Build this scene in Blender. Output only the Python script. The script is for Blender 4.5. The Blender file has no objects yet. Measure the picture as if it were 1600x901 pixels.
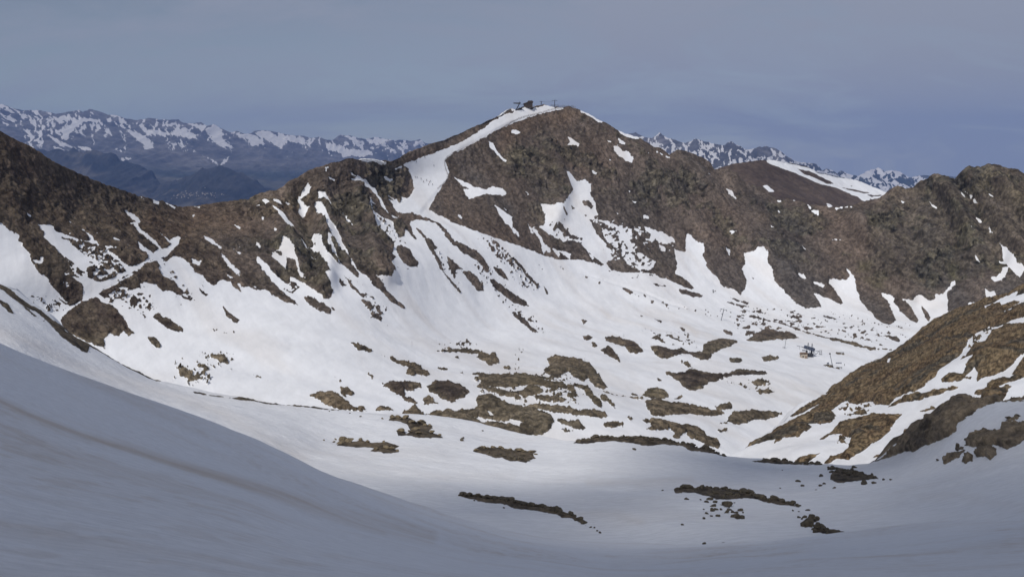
import bpy, bmesh, math, random
import numpy as np
from mathutils import Vector, Matrix

random.seed(7)
rng = np.random.RandomState(7)
R = math.radians
scene = bpy.context.scene
C = scene.collection

# ------------------------------------------------------------------ camera
FPX = 1537.0                      # focal length in photo pixels (1600 wide)
TH = math.atan(200.5 / FPX)       # pitched down
cam_d = bpy.data.cameras.new("camera")
cam_d.sensor_fit = 'HORIZONTAL'
cam_d.sensor_width = 36.0
cam_d.lens = 18.0 * FPX / 800.0
cam_d.clip_start = 0.5
cam_d.clip_end = 90000.0
cam = bpy.data.objects.new("camera", cam_d)
C.objects.link(cam)
cam.location = (0, 0, 0)
cam.rotation_euler = (math.pi / 2 - TH, 0, 0)
scene.camera = cam

# ------------------------------------------------------------------ sun + sky
SUN_EL, SUN_AZ = R(46), R(-150)    # azimuth from +Y (view direction), clockwise positive: left and a little behind
SUN = Vector((math.sin(SUN_AZ) * math.cos(SUN_EL), math.cos(SUN_AZ) * math.cos(SUN_EL), math.sin(SUN_EL)))
sd_ = bpy.data.lights.new("sun", 'SUN')
sd_.energy = 2.85
sd_.angle = R(1.0)
sd_.color = (1.0, 0.955, 0.89)
sun = bpy.data.objects.new("sun", sd_)
C.objects.link(sun)
sun.rotation_euler = SUN.to_track_quat('Z', 'Y').to_euler()

world = bpy.data.worlds.new("World")
scene.world = world
world.use_nodes = True
nt = world.node_tree
nt.nodes.clear()
def wn(t, **k):
    n = nt.nodes.new(t)
    for a, b in k.items(): setattr(n, a, b)
    return n
sky = wn('ShaderNodeTexSky', sky_type='NISHITA', sun_disc=False, sun_elevation=SUN_EL, sun_rotation=SUN_AZ % (2 * math.pi))
sky.altitude = 2500; sky.air_density = 1.0; sky.dust_density = 0.6; sky.ozone_density = 1.5
tc = wn('ShaderNodeTexCoord')
# thin high cloud veil: direction projected on a high layer
sep = wn('ShaderNodeSeparateXYZ'); nt.links.new(tc.outputs['Generated'], sep.inputs[0])
mz = wn('ShaderNodeMath', operation='MAXIMUM'); mz.inputs[1].default_value = 0.0; nt.links.new(sep.outputs[2], mz.inputs[0])
az_ = wn('ShaderNodeMath', operation='ADD'); az_.inputs[1].default_value = 0.30; nt.links.new(mz.outputs[0], az_.inputs[0])
dx = wn('ShaderNodeMath', operation='DIVIDE'); nt.links.new(sep.outputs[0], dx.inputs[0]); nt.links.new(az_.outputs[0], dx.inputs[1])
dy = wn('ShaderNodeMath', operation='DIVIDE'); nt.links.new(sep.outputs[1], dy.inputs[0]); nt.links.new(az_.outputs[0], dy.inputs[1])
cmb = wn('ShaderNodeCombineXYZ'); nt.links.new(dx.outputs[0], cmb.inputs[0]); nt.links.new(dy.outputs[0], cmb.inputs[1])
mp = wn('ShaderNodeMapping'); nt.links.new(cmb.outputs[0], mp.inputs[0])
mp.inputs['Rotation'].default_value = (0, 0, R(32)); mp.inputs['Scale'].default_value = (0.55, 1.0, 1.0)
mp.inputs['Location'].default_value = (3.1, 0.4, 0)
n1 = wn('ShaderNodeTexNoise'); n1.inputs['Scale'].default_value = 2.8; n1.inputs['Detail'].default_value = 6; n1.inputs['Roughness'].default_value = 0.62; n1.inputs['Distortion'].default_value = 1.0
nt.links.new(mp.outputs[0], n1.inputs['Vector'])
mr = wn('ShaderNodeMapRange'); mr.inputs['From Min'].default_value = 0.38; mr.inputs['From Max'].default_value = 0.64
mr.inputs['To Min'].default_value = 0.36; mr.inputs['To Max'].default_value = 1.0
nt.links.new(n1.outputs['Fac'], mr.inputs['Value'])
hs = wn('ShaderNodeHueSaturation'); hs.inputs['Saturation'].default_value = 0.62; hs.inputs['Value'].default_value = 0.72
nt.links.new(sky.outputs[0], hs.inputs['Color'])
veil = wn('ShaderNodeMix', data_type='RGBA')
gx = wn('ShaderNodeMath', operation='MULTIPLY_ADD'); gx.inputs[1].default_value = 0.85; nt.links.new(sep.outputs[0], gx.inputs[0]); nt.links.new(mr.outputs[0], gx.inputs[2]); gx.use_clamp = True
nt.links.new(gx.outputs[0], veil.inputs[0]); nt.links.new(hs.outputs[0], veil.inputs[6])
VEIL = (3.85, 4.2, 5.15, 1)
veil.inputs[7].default_value = VEIL
bg = wn('ShaderNodeBackground'); bg.inputs['Strength'].default_value = 0.078
nt.links.new(veil.outputs[2], bg.inputs['Color'])
wo = wn('ShaderNodeOutputWorld'); nt.links.new(bg.outputs[0], wo.inputs['Surface'])

vs = scene.view_settings
vs.view_transform = 'Standard'; vs.look = 'None'; vs.exposure = 0.0; vs.gamma = 1.0; vs.use_curve_mapping = False
scene.cycles.max_bounces = 6
scene.cycles.volume_bounces = 1

# ------------------------------------------------------------------ noise and rasters
def _h(ix, iy, iz, seed):
    n = (ix * 374761393 + iy * 668265263 + iz * 2147483647 + seed * 1274126177) & 0xFFFFFFFF
    n = ((n ^ (n >> 13)) * 1274126177) & 0xFFFFFFFF
    n = ((n ^ (n >> 16)) * 2246822519) & 0xFFFFFFFF
    return ((n ^ (n >> 15)) & 0xFFFFFF).astype(np.float32) / 8388608.0 - 1.0
def vnoise(x, y, z=None, seed=0):
    ix = np.floor(x).astype(np.int64); iy = np.floor(y).astype(np.int64)
    fx = (x - ix).astype(np.float32); fy = (y - iy).astype(np.float32)
    fx = fx * fx * (3 - 2 * fx); fy = fy * fy * (3 - 2 * fy)
    if z is None:
        a = _h(ix, iy, 0, seed); b = _h(ix + 1, iy, 0, seed); c = _h(ix, iy + 1, 0, seed); d = _h(ix + 1, iy + 1, 0, seed)
        return (a + (b - a) * fx) * (1 - fy) + (c + (d - c) * fx) * fy
    iz = np.floor(z).astype(np.int64); fz = (z - iz).astype(np.float32); fz = fz * fz * (3 - 2 * fz)
    def pl(k):
        a = _h(ix, iy, k, seed); b = _h(ix + 1, iy, k, seed); c = _h(ix, iy + 1, k, seed); d = _h(ix + 1, iy + 1, k, seed)
        return (a + (b - a) * fx) * (1 - fy) + (c + (d - c) * fx) * fy
    p = pl(iz)
    return p + (pl(iz + 1) - p) * fz
def fbm(x, y, z=None, o=4, seed=0, g=0.5):
    s = 0; a = 1.0; t = 0
    for i in range(o):
        k = 2.03 ** i
        s = s + a * vnoise(x * k + 17.3 * i, y * k - 9.1 * i, None if z is None else z * k + 5.7 * i, seed + i); t += a; a *= g
    return s / t * 1.5
def ridged(x, y, z=None, o=4, seed=0):
    s = 0; a = 1.0; t = 0; w = 1.0
    for i in range(o):
        k = 2.07 ** i
        n = 1 - np.abs(vnoise(x * k + 11.3 * i, y * k - 3.1 * i, None if z is None else z * k + 7.7 * i, seed + i)) * 1.6
        n = np.clip(n, -0.6, 1)
        s = s + a * n * w; t += a; a *= 0.5; w = np.clip(n * 1.3, 0, 1)
    return s / t

X0, Y0, WR, HR = -420, -20, 2440, 1160      # raster covers x -420..2020, y -20..1140 in photo pixels
GX, GY = np.meshgrid(np.arange(WR) + X0, np.arange(HR) + Y0)
GX = GX.astype(np.float32); GY = GY.astype(np.float32)
FR = dict(z1=(0, 130, .25), z2=(400, 130, .25), z3=(800, 130, .25), z4=(1200, 200, .25), z5=(0, 300, .25), z6=(400, 300, .25),
          z7=(800, 300, .25), z8=(1200, 380, .25), y1=(0, 500, .25), y2=(400, 500, .25), y3=(800, 500, .25), y4=(1200, 600, .25),
          w5=(1400, 420, .1254), w6=(1300, 500, .1875), v3=(700, 720, .1875), v4=(1030, 710, .1875), p=(0, 0, 1.0),
          k5=(780, 140, .08765), k6=(1200, 510, .08765), k7=(1100, 460, .08765), k8=(600, 230, .08765))
def PT(fr, s):
    x0, y0, k = FR[fr]
    a = [tuple(float(v) for v in q.split(',')) for q in s.split()]
    return np.array([(x0 + x * k, y0 + y * k) for x, y in a])
def psd(P, m=9):
    """signed distance (positive inside) on the raster window round polygon P -> (slices, array)"""
    x0 = int(max(0, math.floor(P[:, 0].min() - m - X0))); x1 = int(min(WR, math.ceil(P[:, 0].max() + m - X0) + 1))
    y0 = int(max(0, math.floor(P[:, 1].min() - m - Y0))); y1 = int(min(HR, math.ceil(P[:, 1].max() + m - Y0) + 1))
    if x1 <= x0 or y1 <= y0: return None, None
    sx = GX[y0:y1, x0:x1]; sy = GY[y0:y1, x0:x1]
    d2 = np.full(sx.shape, 1e9, np.float32); ins = np.zeros(sx.shape, bool)
    n = len(P)
    for i in range(n):
        ax, ay = P[i]; bx, by = P[(i + 1) % n]
        ex, ey = bx - ax, by - ay; L = ex * ex + ey * ey + 1e-9
        t = np.clip(((sx - ax) * ex + (sy - ay) * ey) / L, 0, 1)
        d2 = np.minimum(d2, (sx - ax - t * ex) ** 2 + (sy - ay - t * ey) ** 2)
        if ay != by:
            c = ((ay > sy) != (by > sy)) & (sx < (bx - ax) * (sy - ay) / (by - ay) + ax)
            ins ^= c
    d = np.sqrt(d2)
    return (slice(y0, y1), slice(x0, x1)), np.where(ins, d, -d)
class Ras:
    def __init__(s, v): s.a = np.full((HR, WR), v, np.float32)
    def snow(s, fr, txt):
        for q in txt.split(';'):
            P = PT(fr, q); w, d = psd(P)
            if w: s.a[w] = np.maximum(s.a[w], np.minimum(d, 8))
    def rock(s, fr, txt):
        for q in txt.split(';'):
            P = PT(fr, q); w, d = psd(P)
            if w: s.a[w] = np.minimum(s.a[w], -np.minimum(d, 8))
    def soft(s, fr, txt, val, ramp=12):
        for q in txt.split(';'):
            P = PT(fr, q); w, d = psd(P, ramp + 2)
            if w:
                k = np.clip(d / ramp * 0.5 + 0.5, 0, 1)
                s.a[w] = s.a[w] * (1 - k) + val * k
    def specks(s, fr, txt, thr, scale, ramp=8, seed=3, ax=1.0, sign=-1, gain=7):
        for q in txt.split(';'):
            P = PT(fr, q); w, d = psd(P, ramp + 2)
            if w:
                n = fbm(GX[w] / (scale * ax), GY[w] / scale, o=3, seed=seed, g=0.6)
                f = (n - thr) * gain - np.clip(1 - (d / ramp * 0.5 + 0.5), 0, 1) * 6
                if sign < 0: s.a[w] = np.minimum(s.a[w], -f)
                else: s.a[w] = np.maximum(s.a[w], f)
    def line(s, fr, txt, wd, val=None, fade=1.0):
        """a band of half width wd along a polyline (rock when val is None)"""
        P = PT(fr, txt)
        m = wd + 9
        x0 = int(max(0, P[:, 0].min() - m - X0)); x1 = int(min(WR, P[:, 0].max() + m - X0)); y0 = int(max(0, P[:, 1].min() - m - Y0)); y1 = int(min(HR, P[:, 1].max() + m - Y0))
        w = (slice(y0, y1), slice(x0, x1)); sx = GX[w]; sy = GY[w]; d2 = np.full(sx.shape, 1e9, np.float32)
        for i in range(len(P) - 1):
            ax, ay = P[i]; ex, ey = P[i + 1] - P[i]
            t = np.clip(((sx - ax) * ex + (sy - ay) * ey) / (ex * ex + ey * ey + 1e-9), 0, 1)
            d2 = np.minimum(d2, (sx - ax - t * ex) ** 2 + (sy - ay - t * ey) ** 2)
        d = wd - np.sqrt(d2)
        if val is None: s.a[w] = np.minimum(s.a[w], -d)
        elif val == 'snow': s.a[w] = np.maximum(s.a[w], d)
        else:
            k = np.clip(d / (fade * wd), 0, 1) * abs(val)
            s.a[w] = np.maximum(s.a[w], k)
    def at(s, px, py):
        x = np.clip(px - X0, 0, WR - 1.001); y = np.clip(py - Y0, 0, HR - 1.001)
        ix = x.astype(int); iy = y.astype(int); fx = x - ix; fy = y - iy; a = s.a
        return (a[iy, ix] * (1 - fx) + a[iy, ix + 1] * fx) * (1 - fy) + (a[iy + 1, ix] * (1 - fx) + a[iy + 1, ix + 1] * fx) * fy
# ------------------------------------------------------------------ snow / rock maps (traced outlines in photo pixels; > 0 is snow)
BW = Ras(8)
# --- left slope
BW.rock('z5', "-1700,-900 -1700,150 -400,170 0,205 60,250 120,270 115,300 150,350 190,385 200,430 240,490 300,530 320,570 350,600 385,640 440,710 520,670 525,600 560,620 640,600 830,510 930,440 1000,420 1040,395 1015,410 1040,430 1080,400 1130,395 1170,430 1210,480 1215,510 1270,530 1280,570 1335,605 1370,560 1440,570 1450,600 1510,640 1480,580 1600,618 1650,620 1650,-900")
BW.rock('z5', "380,780 440,730 520,680 600,655 640,690 700,710 750,770 790,830 838,890 800,905 770,870 740,910 690,885 655,905 660,965 600,945 400,860;"
 "620,630 700,590 810,530 900,460 975,435 1000,470 985,490 1010,540 1060,570 1110,610 1140,640 1130,660 1200,690 1160,695 1100,655 1050,635 1010,640 960,600 900,580 860,580 870,610 820,620 780,600 740,600 690,630 660,650;"
 "800,690 830,650 880,690 820,720;950,790 985,765 1010,790 1050,800 1140,850 1120,880 1080,870 1020,830 960,800;1390,735 1430,770 1490,820 1480,840 1410,795 1400,760;1240,620 1290,660 1280,668 1240,635;610,630 650,625 690,655 650,665;890,770 920,790 905,797;355,640 385,660 440,700 400,690;355,680 395,690 380,702;320,710 350,705 340,718")
BW.snow('z5', "195,175 235,215 270,260 270,290 330,340 370,380 430,420 480,460 500,490 530,500 545,470 580,465 560,430 600,440 620,430 540,390 480,345 440,310 385,285 420,285 480,300 525,296 480,282 420,262 350,250 330,215 290,205 240,205;"
 "450,530 500,560 530,600 520,665 600,655 640,610 700,580 760,540 830,505 900,460 930,440 1000,425 1060,370 1100,330 1115,285 1080,295 1060,310 1010,270 990,255 1030,300 1070,330 1040,350 1000,360 990,350 960,380 900,350 860,320 870,360 910,400 925,425 870,455 830,465 800,470 770,440 700,380 670,365 690,390 740,430 770,470 790,500 740,515 700,540 640,560 600,555 570,540 540,545 500,540;"
 "780,120 830,145 880,190 860,200 870,230 900,260 960,300 1000,340 1010,360 980,345 930,310 880,270 840,225 815,200 840,190 790,140;520,228 560,260 600,300 630,330 600,320 560,310 530,300 570,290 540,250;"
 "155,132 190,148 188,156 155,140;660,332 745,348 740,358 670,347;430,470 500,520 555,550 530,555 480,520;395,500 435,512 410,524;200,420 255,430 255,410 272,412 262,443 220,440;955,48 995,63 990,77 960,66;1033,63 1107,98 1090,106 1040,78;1200,143 1222,148 1205,168;1213,98 1247,103 1240,110;"
 "1265,275 1300,290 1385,355 1382,372 1340,350 1300,318;1380,395 1430,435 1500,495 1560,550 1600,582 1600,606 1550,580 1480,515 1420,460;1465,206 1520,232 1575,286 1563,300 1520,268 1500,243;1480,338 1512,362 1505,372;1458,370 1507,402 1495,407;1560,388 1600,414 1600,442;1200,418 1252,438 1245,462 1205,437;1420,528 1448,545 1435,555;420,150 455,190 450,193 418,158;708,290 745,305 742,310 708,297;880,33 900,45 895,50")
BW.specks('z5', "450,380 660,360 800,480 700,545 560,560 440,480", -0.02, 4.5, 8, 5, 1.3, 1)
BW.specks('z5', "400,280 640,330 660,420 540,400 400,300", 0.1, 3.5, 6, 15, 1.5, 1)
BW.specks('z5', "640,600 780,600 900,640 990,740 940,760 800,720 660,680", 0.05, 3.5, 8, 6, 1.3, -1)
BW.specks('z5', "1080,600 1180,640 1230,700 1140,700", 0.0, 3, 6, 7, 1.4, -1)
BW.specks('z5', "1000,420 1150,520 1140,620 1030,520", 0.35, 3, 6, 8, 1.4, -1)
BW.specks('z5', "200,640 400,660 420,740 300,760", 0.25, 3, 6, 8, 1.4, -1)
BW.line('z5', "528,652 600,640 640,598 700,568 760,530 830,490 930,432 1000,405 1060,366 1100,322 1112,292", 2.6, 'snow')
# --- buttresses left of the piste
BW.rock('z6', "-100,-400 -100,612 0,590 60,620 110,660 180,700 265,730 235,680 230,640 250,620 310,600 360,640 420,690 465,688 470,650 430,610 400,585 440,575 438,500 405,410 370,320 365,225 390,260 410,310 420,370 450,430 500,470 535,475 480,430 450,360 445,290 470,300 470,340 500,380 510,430 540,470 570,490 600,530 630,555 635,520 610,480 590,430 550,380 510,360 490,310 460,290 440,230 430,180 385,140 370,100 370,70 400,90 430,150 470,210 500,240 530,290 545,330 580,400 620,470 640,500 690,550 720,590 760,620 800,660 830,700 930,745 920,720 860,670 800,625 760,575 730,540 760,550 790,555 820,560 835,510 860,500 835,450 880,400 860,380 860,340 820,300 780,260 750,220 720,170 690,120 680,60 690,-60 690,-400;"
 "830,20 870,60 900,130 1000,150 1000,165 960,190 975,240 1005,290 990,285 950,240 935,232 930,265 905,278 870,240 860,200 840,180 800,170 760,150 720,130 690,90 640,0 640,-400 960,-400 940,-170 990,-60 995,-10 910,70 880,40;"
 "535,530 570,560 600,600 640,650 680,655 665,680 620,645 580,605 545,545;640,690 700,700 725,735 690,740 655,710;705,765 750,780 780,800 780,820 740,810 710,790;730,720 780,770 770,785 740,740;515,568 550,603 520,602;290,670 330,665 400,710 460,760 460,792 380,760 310,710;465,743 487,765 470,767;655,595 682,630 675,632;"
 "880,330 910,320 960,345 990,390 1015,430 1010,460 980,464 930,440 900,400 885,370;780,248 812,268 872,308 862,327 810,292;875,472 885,475 880,480;945,470 955,475 948,480")
BW.snow('z6', "165,310 205,340 240,370 245,430 270,490 290,540 300,560 260,530 240,500 210,440 190,430 180,490 130,450 95,420 100,390 140,370 160,340;105,108 150,135 200,180 240,210 238,240 200,220 150,170;0,318 30,348 32,364 0,352;"
 "0,412 60,458 130,528 180,575 215,590 215,622 160,600 200,662 150,612 100,555 40,492 0,442;215,530 300,588 350,638 330,652 270,602 218,562;270,288 300,308 380,398 362,392 310,332;848,148 890,153 888,170 855,163;"
 "150,605 215,640 240,690 200,660;95,545 130,560 125,575;115,245 128,258 118,270;35,160 52,165 50,185 38,182;365,225 372,300 400,380 380,360 350,320 330,320 360,310 355,240")
BW.rock('z6', "118,368 150,380 175,410 150,415 125,395;190,440 240,450 270,540 220,545 190,500")
BW.snow('z2', "595,600 640,578 665,600 695,598 702,620 750,655 790,740 820,800 825,815 800,790 770,740 735,680 700,650 680,650 670,620 600,607;680,688 710,708 722,750 747,767 712,757 713,792 690,740;"
 "325,626 340,650 337,680 292,690 312,720 347,750 302,787 265,772 282,730 263,690 290,662;378,698 412,713 472,780 482,800 440,778 388,738;530,812 560,838 602,887 570,863;188,748 240,753 257,762 200,761;103,743 150,748 172,772 130,767;36,732 60,738 87,760 60,768;430,528 452,523 436,547;445,588 457,593 482,607 450,603;815,583 862,598 852,610 820,602;0,768 22,766 5,778;"
 "600,455 640,465 710,460 770,462 800,480 827,522 815,520 780,490 750,475 710,490 650,475;860,520 920,516 937,520 880,542;590,555 600,560 620,580 600,575")
BW.specks('z6', "640,640 800,720 800,830 700,800", 0.2, 3, 5, 9, 1.2, -1)
BW.specks('z6', "190,560 330,640 280,700 180,640", 0.05, 3.5, 6, 10, 1.2, 1)
BW.specks('z6', "490,560 620,560 600,620 520,620", 0.3, 3, 5, 9, 1.2, -1)
BW.specks('z6', "700,110 880,200 960,330 800,290", 0.25, 3.5, 6, 10, 1.2, -1)
# --- the main ridge
BW.rock('z7', "-420,-1300 -420,-190 -390,-125 -395,-100 -420,-60 -455,-10 -520,100 -480,120 -340,200 -200,265 -80,310 0,340 50,350 100,372 190,397 230,405 295,425 365,418 430,425 555,462 590,440 620,480 700,505 800,510 830,510 880,520 960,540 1040,585 1100,605 1135,605 1110,570 1060,530 1020,510 1030,440 1020,400 1010,360 1085,375 1085,330 1085,265 1100,265 1140,310 1190,330 1200,370 1190,400 1220,440 1210,460 1240,490 1290,530 1310,570 1380,600 1430,635 1460,600 1465,540 1440,480 1460,440 1450,380 1480,385 1520,370 1560,370 1590,400 1590,450 1620,490 1640,550 1670,590 1730,640 1780,690 1840,720 1920,720 1940,725 1910,670 1885,630 1930,650 1980,670 2050,705 2070,695 2040,650 2010,610 1970,580 1980,560 2030,555 2090,555 2105,530 2090,490 2110,500 2145,540 2150,610 2170,670 2220,740 2280,800 2350,838 2400,810 2375,750 2350,690 2315,650 2300,635 2360,645 2390,670 2380,690 2430,750 2490,800 2530,820 2540,800 2500,730 2460,690 2420,670 2510,700 2560,685 2610,705 2650,680 2660,645 2695,645 2730,600 2750,560 2770,555 2775,580 2720,630 2725,690 2730,750 2800,760 3300,760 4800,700 4800,-1300")
BW.rock('z2', "800,520 860,540 915,512 1050,460 1190,410 1300,360 1400,300 1480,240 1560,194 1640,174 1780,152 1780,-600 800,-600")     # brown slope left of the piste, up to the summit
BW.snow('z7', "370,-5 310,-120 350,-100 400,-60 450,-70 490,-40 480,20 515,80 530,150 480,175 500,210 530,270 560,300 590,350 650,370 640,400 620,430 590,440 580,460 550,440 500,400 440,340 420,320 380,300 320,310 290,290 230,260 200,240 160,210 130,225 195,205 205,170 195,120 178,70 240,90 300,100 340,50;"
 "120,225 150,240 190,285 200,330 240,350 235,380 205,365 195,400 170,300 150,260;520,180 570,190 640,215 700,240 730,300 750,360 730,370 700,330 670,270 640,225 600,215 560,200;560,240 580,290 640,320 680,310 670,330 600,325 570,290;600,430 640,425 690,415 740,465 800,492 790,512 700,500 620,480;"
 "820,215 860,230 900,245 950,255 1010,290 1020,310 960,320 920,320 890,290 870,330 850,300 860,270 830,240;920,333 952,350 957,377 930,362;820,328 852,360 830,362;753,218 792,240 787,262 760,242;815,150 850,156 852,174 820,167;1328,360 1362,363 1358,394;1360,253 1397,262 1370,270;1338,-12 1360,0 1395,55 1385,55 1345,20;250,350 300,362 370,385 365,415 300,372 290,410;480,390 510,412 500,425")
BW.snow('z7', "620,370 680,355 740,370 800,380 860,420 890,440 880,470 850,500 800,510 740,470 700,430 660,420 640,400")
BW.rock('z7', "585,440 640,420 690,420 740,465 800,495 795,513 700,507 620,485;435,55 480,60 505,95 490,107 445,87;295,110 340,150 337,167 300,132;363,90 390,103 377,118;270,195 310,220 370,270 430,300 400,297 330,272 290,242;448,138 477,150 455,157;230,205 245,215 235,222;385,222 402,236 390,238;415,285 440,292 432,303;740,370 780,360 830,350 880,400 890,430 850,420 800,385")
BW.specks('z7', "600,350 880,400 900,500 820,520 700,440 600,420", 0.0, 4, 6, 11, 1.3, -1)
BW.specks('z7', "500,170 760,230 780,380 600,350", 0.05, 4, 6, 12, 1.3, 1)
BW.specks('z7', "740,200 1020,280 1000,380 800,350", 0.35, 4, 6, 12, 1.3, 1)
BW.specks('z7', "190,180 420,260 460,340 300,320", 0.25, 3.5, 6, 13, 1.2, -1)
BW.snow('z3', "0,284 30,282 57,298 40,311 0,306;353,338 375,348 415,380 412,394 348,387 360,360;655,355 692,388 692,400 665,387;623,403 650,403 680,433 722,440 748,490 742,507 700,492 663,462 640,432;575,350 617,375 607,381;500,556 527,570 505,574;593,478 617,485 600,494;612,520 637,530 615,533;1328,666 1360,678 1398,737 1385,738 1345,702;75,663 122,698 100,697;"
 "415,176 500,206 570,243 560,256 530,252 480,217;640,288 700,328 790,350 770,360 740,354 690,342;70,157 110,138 150,138 100,167 70,178;0,143 25,160 0,178;205,140 245,145 240,153 210,151;715,672 737,678 730,685;750,742 775,745 765,752;820,458 835,460 828,468;440,545 452,550;283,358 295,362;1210,572 1222,580 1205,588;890,425 990,470 980,475 900,440")
BW.snow('z2', "1463,362 1480,368 1520,428 1567,485 1555,492 1510,452 1485,412 1468,396;1240,583 1290,608 1360,643 1430,662 1470,648 1490,646 1540,663 1577,690 1550,702 1440,697 1410,702 1330,720 1310,690 1293,653 1355,670 1340,655 1290,637;1263,806 1292,835 1287,864 1265,822;1488,766 1540,808 1600,858 1600,905 1560,882 1520,832;1543,773 1567,795 1560,798;"
 "1250,312 1300,283 1380,243 1372,260 1300,297;1430,227 1500,188 1580,148 1640,143 1600,162 1570,167 1550,190 1480,212")
BW.snow('z6', "1498,88 1600,158 1600,242 1570,202 1530,152 1500,112;1700,200 1740,260 1720,262;1600,222 1640,262 1640,280 1600,250")
BW.snow('z8', "1450,-60 1455,0 1480,20 1530,80 1560,130 1600,150 1700,240 1700,300 1600,185 1575,225 1540,190 1510,170 1490,210 1460,240 1420,245 1390,225 1430,215 1460,190 1465,155 1500,150 1495,130 1445,90 1480,90 1500,100 1480,60 1445,0;1355,283 1390,310 1420,298 1427,345 1375,364;1255,385 1380,363 1500,330 1500,380 1258,404;185,200 215,205 238,225 215,222;270,240 300,248 350,270 340,283 300,265;1060,325 1100,325 1075,340")
BW.rock('z8', "968,418 1005,438 1017,470 1007,492 985,472")
BW.snow('z4', "1448,718 1480,740 1530,800 1560,840 1530,860 1480,830;833,438 857,444 840,452;1003,436 1047,470 1025,467;1188,378 1222,398 1245,432 1210,407;1228,378 1277,415 1265,420;1278,428 1313,467 1290,452;1295,530 1332,570 1320,577 1300,557;1380,603 1402,650 1385,642;1266,643 1294,660 1280,670;1303,818 1330,852 1310,835;358,473 385,478 403,500 370,505;218,453 272,453 240,472;238,483 272,500 265,517;268,523 320,523 314,557 290,547;418,512 450,508 522,514 430,522;393,698 452,710 400,714;0,378 27,385 10,402;33,423 62,428 45,439;48,458 92,462 60,468;153,448 174,458 160,462;0,628 30,645 10,652;488,883 510,900 492,903;205,738 228,775 215,772;1373,418 1403,440 1390,442;53,508 75,525 65,528")
# --- the piste and the track below it
BW.snow('z2', "915,508 1050,458 1190,408 1300,358 1400,298 1480,238 1560,192 1640,172 1780,150 1850,157 1910,153 1930,158 1890,168 1800,185 1680,207 1600,232 1500,282 1400,332 1290,392 1210,452 1180,482 1180,530 1200,570 1200,590 1170,630 1120,680 1060,750 1025,795 1100,822 1110,812 1140,820 1200,860 1280,900 1300,905 1330,930 1180,905 1140,872 1080,842 1040,817 960,817 890,807 870,790 833,723 860,730 890,742 920,738 975,698 990,660 980,590 945,532;895,668 920,705 950,715 930,740 900,745 915,710")
BW.line('p', "716,231 742,215.5 770,200.5 800,186 830,175.5 862,168", 5.6, 'snow')
BW.rock('z6', "880,135 980,130 1080,155 1150,188 1200,250 1240,312 1300,338 1360,372 1400,415 1440,480 1430,520 1390,460 1330,410 1280,388 1240,345 1200,300 1170,240 1130,190 1080,172 1000,167 960,190")
BW.rock('z6', "1000,215 1030,235 1080,298 1130,348 1112,362 1152,430 1172,480 1222,550 1262,600 1282,642 1250,612 1198,540 1158,480 1128,420 1088,350 1048,290 1018,250;1190,400 1230,430 1290,490 1250,490 1240,540 1210,470;1290,500 1320,495 1370,540 1410,590 1420,622 1380,612 1330,552;1470,485 1510,500 1560,560 1582,577 1530,557 1490,522;1440,560 1470,558 1520,598 1600,648 1680,690 1690,710 1600,702 1540,662 1490,622 1450,582")
BW.specks('z6', "1400,290 1500,330 1600,420 1600,500 1520,440 1430,370", 0.0, 4, 5, 21, 0.7, -1)
BW.specks('z6', "1100,350 1260,480 1330,640 1250,560 1180,480", 0.22, 3.5, 6, 22, 0.7, -1)
BW.specks('z6', "1330,440 1440,480 1500,560 1560,600 1480,640 1400,560", 0.25, 3.5, 6, 23, 0.7, -1)
BW.specks('z6', "1500,440 1620,460 1800,620 1700,640 1580,560", 0.3, 3.5, 6, 24, 0.8, -1)
BW.specks('z6', "1400,560 1700,760 1900,920 1800,900 1560,760", 0.42, 3.5, 6, 24, 0.9, -1)
BW.rock('z7', "155,453 187,490 178,492;133,513 162,547 150,545;193,593 220,618 242,652 215,637;0,655 40,680 100,720 70,720 30,710 0,700;0,758 60,788 110,838 167,887 130,882 80,842 20,792;690,603 720,603 762,635 740,642;823,648 847,660 835,664;868,576 962,590 940,600 890,592;1033,606 1080,613 1192,645 1190,662 1130,657 1060,637;928,683 975,705 965,708;1368,658 1440,678 1482,690 1470,702 1410,682;1343,686 1400,698 1492,718 1430,717;1323,848 1380,858 1387,882 1350,872;893,793 942,805 935,817;438,793 467,800 450,814;1048,838 1082,848 1070,852;312,473 322,476 315,486;460,528 470,532 463,536;540,566 548,568 544,573;763,705 773,710 766,716;805,763 820,766 812,770;1255,615 1270,618 1262,630;1440,740 1458,745 1450,752;1508,728 1535,730 1530,738;1215,762 1245,765 1225,770;1505,525 1522,528 1512,533;990,835 1000,838;395,640 405,642 400,648")
BW.line('z7', "0,440 40,478 85,535 125,570 155,605", 2.2)
BW.line('z8', "-160,440 -40,470 60,495 160,530 230,552 300,573 390,600", 0.9)
BW.line('z8', "390,600 430,606 500,625 560,645 640,662 665,658", 2.2)
BW.line('z8', "690,660 770,668", 0.9)
BW.specks('z8', "0,450 180,470 400,540 500,590 400,590 200,540 0,490 -100,470", 0.42, 2.4, 6, 31, 2.2, -1)
BW.specks('z8', "-160,400 150,400 300,440 640,520 860,500 900,600 640,640 300,560 0,480 -300,470", 0.43, 2.4, 8, 32, 2.2, -1)
BW.specks('z8', "200,370 460,420 760,500 960,470 900,560 700,560 440,480", 0.50, 2.4, 8, 33, 1.4, -1)
BW.specks('z7', "650,580 900,640 1200,720 1500,740 1500,800 1100,760 800,700", 0.50, 2.6, 8, 34, 2.0, -1)
BW.specks('z7', "1300,780 1600,790 1750,900 1500,900 1400,850", 0.22, 2.8, 8, 35, 2.0, -1)
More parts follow.
